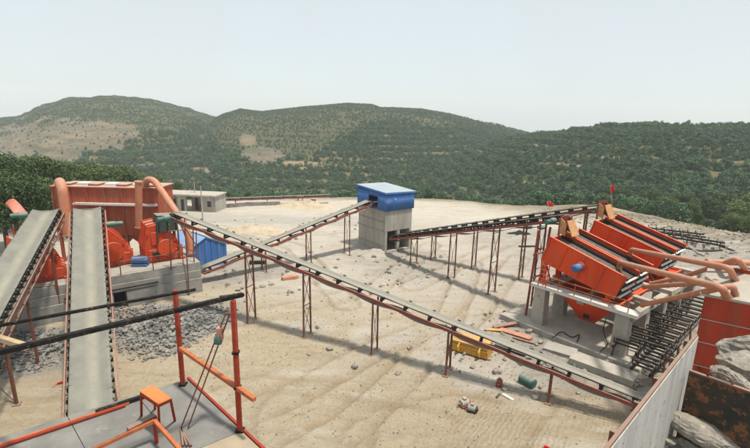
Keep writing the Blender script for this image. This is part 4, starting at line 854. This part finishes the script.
# ---------------------------------------------------------------- blue hut, far house
def hut():
    a = Vector((-15.7, 35.6, 0)); u = Vector((.62, .785, 0)).normalized(); n = Vector((-.785, .62, 0)); W, Dd, he, hp = 3.9, 3.6, 1.75, 2.75
    o = thing('site_hut', 'small bright blue metal hut with gable roof behind the plinth', 'hut', (a.x, a.y, zg(a.x, a.y)))
    Q = lambda p, q, z: a + u * p + n * q + UPZ * z
    nseg = 13
    for k in range(nseg):
        p0, p1 = W * k / nseg, W * (k + 1) / nseg; zz = lambda p: he + (hp - he) * (1 - abs(p - W / 2) / (W / 2))
        for q, sgn in ((0, -1), (Dd, 1)):
            B().prism([Q(p0 + .01, q, -.3), Q(p1 - .01, q, -.3), Q(p1 - .01, q, zz(p1) - .02), Q(p0 + .01, q, zz(p0) - .02)], n * (sgn * (.04 if k % 2 else .07))).build('wall_sheet', 'blue', o)
    for p in (0, W): B().box(Q(p, Dd / 2, he / 2 - .15), u * .03, n * (Dd / 2 - .03), UPZ * (he / 2 + .14)).build('wall_sheet', 'blue', o)
    for s in (0, 1):
        p = [Q(-.2, -.15, he - .08), Q(W / 2, -.15, hp + .02), Q(W / 2, Dd + .15, hp + .02), Q(-.2, Dd + .15, he - .08)] if s == 0 else [Q(W + .2, -.15, he - .08), Q(W / 2, -.15, hp + .02), Q(W / 2, Dd + .15, hp + .02), Q(W + .2, Dd + .15, he - .08)]
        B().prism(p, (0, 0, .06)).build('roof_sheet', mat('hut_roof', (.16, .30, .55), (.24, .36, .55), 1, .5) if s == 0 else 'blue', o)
    B().tube([Q(W / 2, -.15, hp + .07), Q(W / 2, Dd + .15, hp + .07)], .06, 8).build('ridge_cap', 'blue', o)
hut()
def house():
    A = GG(215.5, 212.5); u = Vector((-1, .10, 0)).normalized(); n = Vector((.10, 1, 0)).normalized(); z0 = zg(A.x, A.y)
    o = thing('concrete_house', 'flat roofed bare concrete house with recessed porch and dark doorways', 'house', (A.x, A.y, z0)); Q = lambda a, b, z: Vector((A.x, A.y, z0)) + u * a + n * b + UPZ * z
    def wall(a0, a1, b, z0_, z1_, t=.25, name='wall'): B().box(Q((a0 + a1) / 2, b + t / 2, (z0_ + z1_) / 2), u * (a1 - a0) / 2, n * t / 2, UPZ * (z1_ - z0_) / 2).build(name, 'concrete', o)
    h = 2.75
    wall(0, .7, 0, -.6, h); wall(1.45, 2.6, 0, -.6, h); wall(.7, 1.45, 0, -.6, .9); wall(.7, 1.45, 0, 1.95, h)          # right room
    B().box(Q(1.07, .2, 1.42), u * .37, n * .02, UPZ * .52).build('window', 'glass', o)
    B().box(Q(0.06, 2.2, h / 2 - .3), u * .12, n * 2.2, UPZ * (h / 2 + .3)).build('wall', 'concrete', o); B().box(Q(2.5, 1.0, h / 2 - .3), u * .12, n * .75, UPZ * (h / 2 + .3)).build('wall', 'concrete', o)
    wall(2.65, 4.0, 1.8, -.6, h); wall(4.0, 4.7, 1.8, 2.1, h); wall(4.7, 5.3, 1.8, -.6, h); B().box(Q(4.35, 2.0, .9), u * .34, n * .02, UPZ * 1.2).build('door', 'glass', o)
    wall(5.3, 5.75, 0, -.6, h); wall(5.75, 6.4, 0, 2.1, h); wall(6.4, 7.0, 0, -.6, h); B().box(Q(6.07, .2, .8), u * .32, n * .02, UPZ * 1.3).build('door', 'glass', o)
    wall(7.0, 11, 1.8, -.6, h); B().box(Q(8.8, 1.78, 1.3), u * .5, n * .02, UPZ * .5).build('window', 'glass', o)
    B().box(Q(5.4, 2.0, h + .12), u * 5.7, n * 2.4, UPZ * .12).build('roof', 'concrete', o)
    B().box(Q(5.4, -.35, h + .28), u * 5.7, n * .05, UPZ * .05).build('parapet', 'white', o)
    t = thing('door_panel', 'rusty orange panel leaning in the porch of the concrete house', 'panel', Q(3.1, .9, -.1)); B().box(Q(3.1, 1.0, .45), u * .45, n * .05, UPZ * .55).build('board', 'rustred', t)
house()
def upole(px, pb, ptop, label, arms=True):
    p = GG(px, pb); a, e = azel(px, ptop); h = CAMH + math.hypot(p.x, p.y) * math.tan(e) - p.z; o = thing('utility_pole', label, 'pole', p)
    B().tube([p - UPZ * .4, p + UPZ * h], [.11, .07], 8).build('pole', 'concrete', o)
    if arms:
        for z in (.12, .75): B().bar(p + UPZ * (h - z) + Vector((-.8, .1, 0)), p + UPZ * (h - z) + Vector((.8, -.1, 0)), .09, .09).build('cross_arm', 'rust', o)
        for k in (-.7, 0, .7): B().tube([p + Vector((k, 0, h - .12)), p + Vector((k, 0, h + .15))], [.05, .03], 6).build('insulator', 'white', o)
upole(196, 209, 182, 'concrete utility pole with cross arms behind the house roof')
upole(203, 222, 186, 'thin plain pole standing in front of the concrete house', False)
# far rusty conveyor and loose material along the rim
fs, fe = GG(214, 205), GG(330, 203)
conveyor('yard_conveyor', 'long low rusty conveyor lying along the far rim of the yard', fs + UPZ * 1.0, fe + UPZ * 1.5, .8, [(4, .1, 0), (10, .1, 0), (16, .1, 0)], rail='rustred', spacing=2.0, sag=.1)
def lowwall(name, label, pts, h, m, cat='wall'):
    b = B(); P = [GG(*p) for p in pts]
    for a, c in zip(P[:-1], P[1:]): b.bar(a + UPZ * (h / 2 - .1), c + UPZ * (h / 2 - .1), .5, h)
    return tag(b.build(name, m, None), label, cat)
lowwall('stone_wall', 'low rough stone wall along the yard rim right of the concrete house', [(222, 208), (248, 206), (280, 205)], .8, 'rubble')
for k, (px, py, s, lb) in enumerate([(300, 201, .8, 'rusty steel drum frame standing at the far rim beside the long low conveyor'), (313, 203, .6, 'small rusty hopper frame at the end of the low far conveyor')]):
    p = GG(px, py); o = thing('hopper_frame', lb, 'frame', p); B().prism([p + Vector((-s, 0, s * 1.2)), p + Vector((s, 0, s * 1.2)), p + Vector((s * .4, 0, .5)), p + Vector((-s * .4, 0, .5))], (0, s, 0)).build('hopper', 'rustred', o)
    for q in (-.5, .5):
        for y in (.1, .9): B().bar(p + Vector((q * s, y * s, -.1)), p + Vector((q * s * 1.4, y * s, .9 * s)), .08, .08).build('leg', 'rust', o)
# ---------------------------------------------------------------- loose things in the yard
def bucket():
    p = GG(472, 352); o = thing('loader_bucket', 'yellow loader bucket lying on the ground under the long conveyor', 'bucket', p); u = Vector((.86, -.50, 0)).normalized(); n = Vector((.5, .86, 0)).normalized(); L = 1.05
    Q = lambda a, b, z: p + u * a + n * b + UPZ * z
    pr = [(-.6, .12), (-.62, .5), (-.3, .85), (.2, .95), (.2, .9), (-.25, .8), (-.55, .48), (-.54, .2), (-.3, .05), (.65, 0), (.65, -.04), (-.35, -.02)]
    B().prism([Q(-L, b, z) for b, z in pr], u * 2 * L).build('shell', 'yellow', o)
    cheek = [(-.6, .1), (-.62, .5), (-.3, .86), (.22, .96), (.45, .5), (.66, 0), (-.35, -.03)]
    for a in (-L, L - .05): B().prism([Q(a, b, z) for b, z in cheek], u * .05).build('cheek_plate', 'yellow', o)
    for a in (-.6, .6): B().prism([Q(a, -.62, .1), Q(a, -.62, .7), Q(a, -.95, .55), Q(a, -.95, .35)], u * .06).build('hinge_lug', 'yellow', o)
    for k in range(6): B().prism([Q(-.9 + .34 * k, .6, .02), Q(-.78 + .34 * k, .6, .02), Q(-.8 + .34 * k, .9, 0), Q(-.88 + .34 * k, .9, 0)], UPZ * .05).build('tooth', 'rust', o)
    B().bar(Q(-L, -.55, .68), Q(L, -.55, .68), .12, .12).build('top_beam', 'yellow', o)
bucket()
def drum(px, py, m, label, r, L, ang, name='steel_drum', cat='drum'):
    p = GG(px, py); d = Vector((math.cos(ang), math.sin(ang), 0)); c = p + UPZ * (r - .02); o = thing(name, label, cat, p); B().tube([c - d * L / 2, c + d * L / 2], r, 20).build('shell', m, o, bevel=.01)
    for t in (-.48, -.17, .17, .48): B().tube([c + d * L * t - d * .02, c + d * L * t + d * .02], r * 1.05, 20).build('hoop', m, o)
    for s in (-1, 1): B().tube([c + d * s * L * .5, c + d * s * (L * .5 + .03)], r * .85, 20).build('end_cap', 'motor_green' if m == 'motor_green' else m, o)
drum(527, 385, 'motor_green', 'teal green steel drum lying on the ground below the conveyor', .24, .75, -.95)
drum(531, 322, 'rust', 'small rusty drum lying beside the concrete footing', .16, .5, .4)
drum(528, 229, 'motor_green', 'green drum lying far off beside the conveyor legs', .3, .9, .2); drum(541, 229, 'motor_green', 'second green drum lying far off beside the steel posts', .3, .9, .1)
drum(232, 297, 'black', 'dark steel pipe lying on rubble right of the plinth', .12, 1.7, .35, 'loose_pipe', 'pipe')
def loosemotor(px, py, m1, m2, label, ang, s=1):
    p = GG(px, py); o = thing('loose_motor', label, 'motor', p); d = Vector((math.cos(ang), math.sin(ang), 0)); n = Vector((-d.y, d.x, 0)); c = p + UPZ * .2 * s
    B().tube([c - d * .2 * s, c + d * .18 * s], .17 * s, 14).build('body', m1, o); B().tube([c + d * .18 * s, c + d * .3 * s], [.17 * s, .1 * s], 14).build('end_bell', m2, o); B().box(p + UPZ * .04 * s, d * .2 * s, n * .17 * s, UPZ * .045 * s).build('base', m2, o); B().box(c + UPZ * .2 * s, d * .08 * s, n * .08 * s, UPZ * .06 * s).build('terminal_box', m1, o); B().tube([c - d * .2 * s, c - d * .36 * s], .04 * s, 8).build('shaft', 'rust', o)
loosemotor(464, 406, 'concrete', 'red', 'grey motor on a red base lying on open sand', .5); loosemotor(472, 411, 'plinth', 'black', 'grey and black motor lying beside the one with a red base', -.4, .9); loosemotor(499, 386, 'rustred', 'red', 'small rusty red gearbox lying near the teal drum', 1.2, .9)
loosemotor(504, 316, 'black', 'black', 'small black motor standing upright on pale ground near the footing', 1.2, .8)
def plate(px, py, L, W, ang, m, label, h=.06, tilt_=0, cat='plate', name='steel_plate', group=None):
    p = GG(px, py); d = Vector((math.cos(ang), math.sin(ang), tilt_)); n = Vector((-math.sin(ang), math.cos(ang), 0)); o = tag(B().box(p + UPZ * (h * .5 + .01 + abs(tilt_) * L / 2), d * L / 2, n * W / 2, UPZ * h / 2).build(name, m, None), label, cat, group); return o
plate(515, 335, 2.1, .5, -.75, 'scrap', 'long pinkish red steel plate lying under the conveyor', .05, .05); plate(505, 327, 1.6, .35, .2, 'rustred', 'rust red steel plate crossing the pinkish one', .06, .12)
plate(494, 331, 1.0, .3, -.3, 'yellow', 'short yellowish steel strip beside the bucket', .05, .1); plate(510, 352, 1.9, .16, -.7, 'black', 'black steel bar lying in front of the pink plates', .12); plate(525, 342, 1.5, .18, -.6, 'rust', 'dark rusty bar lying at the end of the pink plates', .1)
plate(508, 398, .6, .16, -.9, 'white', 'pale scrap of board on the sand near the teal drum'); plate(498, 396, .4, .09, .9, 'black', 'short dark bar on the sand near the red gearbox'); plate(290, 279, 1.3, .5, .5, 'scrap', 'brick red plate lying on pale ground beyond the long conveyor', .25)
plate(560, 352, 1.7, 1.1, -.6, 'plinth', 'flat grey concrete slab lying before the footing', .2); plate(602, 372, 3.2, 1.1, -.75, 'dustheap', 'long pale concrete slab beside the end of the long conveyor', .35); plate(585, 362, 1.6, .7, -.5, 'white', 'pale steel sheet lying on the slab by the footing', .08)
plate(258, 264, 1.5, .3, .1, 'black', 'short dark conveyor part lying under the inclined belt', .3); plate(268, 228, 1.8, .8, .1, 'black', 'black rubber mat dropped on tan ground behind the inclined belt', .1)
heap('rubber_heap', 'black heap of rubber sheets on white ground near the tall conveyor legs', 519, 234, 1.7, 1.0, .5, 'rubber', 22); plate(527, 247, 1.8, .25, .1, 'black', 'dark steel bar on white ground left of the orange screens', .15); plate(541, 249, 1.0, .25, .9, 'rust', 'short rusty bar on white ground beside the orange screens', .2)
# grey pipes and cables lying on the right flat
for k, (pts, lb) in enumerate([([(672, 246), (700, 252), (722, 251)], 'thin dark pipe lying on grey ground near the far frames'), ([(684, 242), (692, 250), (704, 257)], 'thin pale cable lying on grey ground near the far frames'), ([(710, 243), (735, 252)], 'thin dark rod lying on grey ground at the rim')]):
    tag(B().tube([GG(*p) + UPZ * .08 for p in pts], .09, 6).build('loose_pipe', 'black' if k != 1 else 'concrete', None), lb, 'pipe')
loosemotor(694, 245, 'concrete', 'white', 'pale pump standing on grey ground near the far frames', .3, 1.4)
for k, (pts, z, lb) in enumerate([([(552, 338), (562, 331), (572, 338), (580, 334), (577, 342)], .42, 'tangle of black cable on the footing between the piers'), ([(606, 318), (603, 330), (608, 345), (600, 352)], .5, 'black cable trailing down beside the right pier'), ([(575, 356), (583, 362), (590, 358), (598, 368)], .3, 'black cable lying across the pale sheet')]):
    tag(B().tube(bend([G(x, y, z + .03 * (i % 2)) for i, (x, y) in enumerate(pts)], .3), .03, 6).build('loose_cable', 'rubber', None), lb, 'cable')
# flags
def flag(base, h, w_, hh, ang, label, lean=(0, 0)):
    base = Vector(base); o = thing('red_flag', label, 'flag', base); top = base + Vector((lean[0], lean[1], h)); B().tube([base, top], .022, 6).build('staff', 'wood', o); d = Vector((math.cos(ang), math.sin(ang), 0)); n = Vector((-d.y, d.x, 0))
    rows = [[top + d * w_ * s + n * .1 * math.sin(7 * s) * s * 1.3 + UPZ * (-t * hh * (1 - .75 * s) - s * s * .45 * w_ + .04 * math.sin(5 * s + 2 * t)) for t in np.linspace(0, 1, 6)] for s in np.linspace(0, 1, 12)]
    b = B(); b.grid(rows); b.build('cloth', 'flag', o, solid=.008)
flag(Vector((11.9, 29.4, 6.7)), 1.15, .62, .34, .35, 'red flag on the rail of the dark feed conveyor', (-.55, 0)); flag(s1(.2, 8.6, 0), 2.6, .35, .6, -.3, 'red flag on a tall staff above the rear screens', (-.5, .2))
flag(GG(540, 470), 1.0, .5, .4, .4, 'red flag standing on the sand in front of the conveyor'); 
flag(GG(66, 391) + UPZ * .15, .35, .55, .12, 3.3, 'small red pennant on the path beside the straight wide belt')
# ---------------------------------------------------------------- near platform
PZ = 9.5
def platform():
    a, c, e = G(-60, 456, PZ), G(187, 379, PZ), G(300, 486, PZ); o = thing('work_platform', 'grey steel work platform with orange edge angles high above the yard', 'platform', (-2.5, 4.2, PZ - .12))
    f1 = (a - c).normalized(); f2 = (e - c).normalized(); nrm = UPZ
    P = lambda s, t, z: c + f1 * s + f2 * t + UPZ * z
    seams = [0, .62, 1.35, 2.4, 3.2]; rows = [0, 1.45, 2.6]
    for i in range(4):
        for j in range(2):
            s0, s1_, t0, t1_ = seams[i], seams[i + 1], rows[j], rows[j + 1]; q = [P(s0 + .004, t0 + .004, 0), P(s1_ - .004, t0 + .004, 0), P(s1_ - .004, t1_ - .004, 0), P(s0 + .004, t1_ - .004, 0)]
            B().prism(q, (0, 0, -.03)).build('deck_sheet', 'tanplate' if (j == 1 and i == 0) else 'deckplate', o)
    for t in (.02, .98): B().bar(P(0, t, -.1), P(3.2, t, -.1), .08, .14).build('joist', 'rust', o)
    B().bar(P(-.02, -.02, -.02), P(-.02, 2.0, -.02), .03, .07).build('edge_angle', 'post', o)
    B().bar(P(.75, .16, .02), P(3.2, .22, .02), .03, .03).build('edge_angle', 'bar', o); B().bar(P(.55, .14, .035), P(1.1, .15, .035), .05, .03).build('edge_angle', 'beam', o); B().bar(P(.8, .2, .025), P(3.2, .26, .025), .03, .02).build('edge_angle', 'post', o)
    for s, t in ((.05, .05), (3.0, .05)): B().bar(P(s, t, -.05), P(s, t, -PZ + .1), .12, .12).build('column', 'rust', o)
    for (x, y, lb) in ((183, 384, 0), (240, 431, 0)):
        pass
    return P
PP = platform()
def canopy():
    o = thing('canopy_frame', 'bare frame of two red posts carrying dark beams on the platform', 'frame', G(183, 384, PZ))
    p1 = G(183, 385, PZ); p2 = G(240, 431, PZ); t1_ = Vector((p1.x, p1.y, 10.84)); t2_ = Vector((p2.x, p2.y, 11.09))
    B().bar(p1, t1_, .052, .052).build('post', 'post', o, bevel=.006); B().bar(p2, t2_, .052, .052).build('post', 'post', o, bevel=.006)
    B().bar(G(196, 289.5, 10.87), G(-30, 331, 10.87), .034, .034).build('beam', 'beam', o, bevel=.006); B().bar(G(243, 294.5, 11.12), G(-25, 358, 11.12), .05, .045).build('beam', 'beam', o, bevel=.006)
    m1 = p1.lerp(t1_, .42) + Vector((.03, -.05, 0)); m2 = p2.lerp(t2_, .35) + Vector((.05, -.05, 0)); d = (m2 - m1).normalized(); B().bar(m1, m2 + d * .25, .045, .045).build('rail', 'bar', o)
    for p in (p1, p2): B().box(p + UPZ * .012, (.045, 0, 0), (0, .045, 0), (0, 0, .01)).build('base_plate', 'beam', o)
    for f in (.35, .62): B().box(p2.lerp(t2_, f), (.034, 0, 0), (0, .034, 0), (0, 0, .015)).build('clamp', 'beam', o)
canopy()
tag(B().bar(G(-20, 332, 10.7), G(27, 347, 10.9), .05, .05).build('timber_bar', 'wood', None), 'worn light brown bar slanting up to the dark beam', 'bar')
def cables():
    o = thing('pulley_rope', 'pair of dark ropes with a green pulley block slanting from post to deck', 'rope', G(183, 430, PZ)); top = G(226, 313, 10.9)
    for dx in (0, 7): tp = top + Vector((.022 * dx / 7 * 2, 0, 0)); B().tube([G(181 + dx, 428, PZ + .02), G(181 + dx, 428, PZ + .02).lerp(tp, .6), tp], .009, 6).build('rope', 'rust', o)
    c = G(181, 428, PZ).lerp(top, .78) + Vector((.03, 0, 0)); B().tube([c + Vector((-.03, 0, 0)), c + Vector((.03, 0, 0))], .06, 14).build('pulley_wheel', 'motor_green', o); B().box(c + Vector((.02, 0, .07)), (.03, 0, 0), (0, .03, 0), (0, 0, .07)).build('pulley_block', 'scrap', o)
    for k in range(3): B().tube([G(181, 428, PZ + .02), G(183 + 4 * k, 446, PZ + .02)], .014, 6).build('rope_end', 'rust', o)
cables()
def stool():
    top = [G(a, b, 9.93) for a, b in ((140, 392.5), (158.5, 405), (171.5, 399), (153, 386.5))]; feet = [G(a, b, PZ) for a, b in ((141.5, 416), (159.5, 428), (175, 421), (155, 409))]; c = sum(feet, Vector()) / 4
    o = thing('stool', 'small orange topped steel stool standing on the grey platform', 'stool', c); ct = sum(top, Vector()) / 4
    B().prism([ct + (p - ct) * 1.03 for p in top], (0, 0, .018)).build('seat', 'stool', o, bevel=.006)
    for t, f in zip(top, feet): B().bar(ct + (t - ct) * .93 + UPZ * -.002, Vector((f.x, f.y, PZ)), .024, .024).build('leg', 'post', o)
    for i in range(4): B().bar(ct + (top[i] - ct) * .93 - UPZ * .02, ct + (top[(i + 1) % 4] - ct) * .93 - UPZ * .02, .02, .03).build('apron', 'post', o)
stool()
def rail2():
    c = G(154.5, 421, 9.78); a = G(112, 441, 9.72) ; b = G(180, 450, 9.78); o = thing('guard_rail', 'low orange angle iron guard rail beside the stool', 'rail', G(155, 445, PZ))
    a = c + (a - c) * 2.0; b = c + (b - c) * 2.2
    B().bar(c, a, .035, .035).build('rail', 'bar', o); B().bar(c + Vector((0, 0, .002)), b, .035, .034).build('rail', 'bar', o)
    for p in (c, a, b): B().bar(p, Vector((p.x, p.y, PZ)), .03, .03).build('post', 'post', o)
rail2()
tag(B().bar(G(128, 430, PZ + .03), G(156, 416, PZ + .05), .07, .05).build('steel_offcut', 'rust', None), 'dark rusty steel offcut lying under the stool', 'steel bar')
# ---------------------------------------------------------------- rubble (nobody could count it)
def scatter(name, label, blobs, n, smin, smax, m, seed, cat='rubble'):
    g = np.random.default_rng(seed); base = [rockmesh(100 + k, 1, .75, 6) for k in range(5)]; BV = [np.array([v.co[:] for v in q.vertices]) for q in base]; BF = [np.array([p.vertices[:] for p in q.polygons]) for q in base]
    V = []; Fc = []; off = 0
    for px, py, r, cnt in blobs:
        c = GG(px, py); nn = int(n * cnt); a = g.uniform(0, 6.283, nn); q = r * np.sqrt(g.random(nn)) * (.75 + .5 * g.random(nn)); X = c.x + q * np.cos(a) * 1.25; Y = c.y + q * np.sin(a); Z = height(X, Y) + (.35 * np.exp(-2 * (q / r) ** 2) * g.random(nn) if name == 'rubble' else 0)
        for x, y, z in zip(X, Y, Z):
            k = g.integers(5); s = smin + (smax - smin) * g.random() ** 3; th = g.uniform(0, 6.283); v = BV[k] * (s, s * g.uniform(.6, 1), s * g.uniform(.7, 1.3)); cs, sn = math.cos(th), math.sin(th)
            V.append(np.stack([v[:, 0] * cs - v[:, 1] * sn + x, v[:, 0] * sn + v[:, 1] * cs + y, v[:, 2] + z + s * .25], -1)); Fc.append(BF[k] + off); off += len(v)
    V = np.concatenate(V); Fc = np.concatenate(Fc); me = bpy.data.meshes.new(name); me.from_pydata(V.tolist(), [], Fc.tolist()); me.materials.append(MT[m]); o = bpy.data.objects.new(name, me); COL.objects.link(o); tag(o, label, cat, kind='stuff')
scatter('rubble', 'grey broken stone spread in front of the plinth and between the wide belts', [(165, 328, 2.5, .36), (190, 318, 2.2, .2), (140, 318, 2.0, .12), (160, 345, 1.6, .1), (30, 352, 2.3, .2), (10, 345, 2.0, .1)], 5200, .03, .2, 'rubble', 5)
scatter('gravel', 'fine loose gravel sprinkled over the sandy yard', [(330, 370, 7, .3), (480, 390, 6, .25), (250, 330, 5, .15), (420, 300, 7, .15), (560, 360, 4, .15)], 5000, .012, .06, 'rubble', 9, 'gravel')
scatter('stones', 'loose pale stones strewn over the yard and along its rim', [(560, 350, 5, .1), (680, 230, 12, .16), (720, 240, 10, .2), (640, 219, 8, .16), (590, 215, 8, .08), (400, 268, 5, .03), (240, 280, 5, .03), (300, 225, 14, .03), (690, 365, 2.5, .1), (330, 300, 12, .03)], 3600, .04, .3, 'rock', 6)
# ---------------------------------------------------------------- haze in the valley air
def haze():
    b = B(); b.box((0, 495, -4), (1000, 0, 0), (0, 530, 0), (0, 0, 62)); m = bpy.data.materials.new('haze_air'); m.use_nodes = True; N = m.node_tree.nodes; L = m.node_tree.links; N.remove(N['Principled BSDF'])
    v = N.new('ShaderNodeVolumePrincipled'); v.inputs['Color'].default_value = (.92, .97, 1.0, 1); v.inputs['Density'].default_value = .00034; v.inputs['Anisotropy'].default_value = 0; L.new(v.outputs[0], N['Material Output'].inputs['Volume'])
    o = b.build('haze', m, None); tag(o, 'thin pale summer haze filling the valley air', 'haze', kind='stuff')
haze()
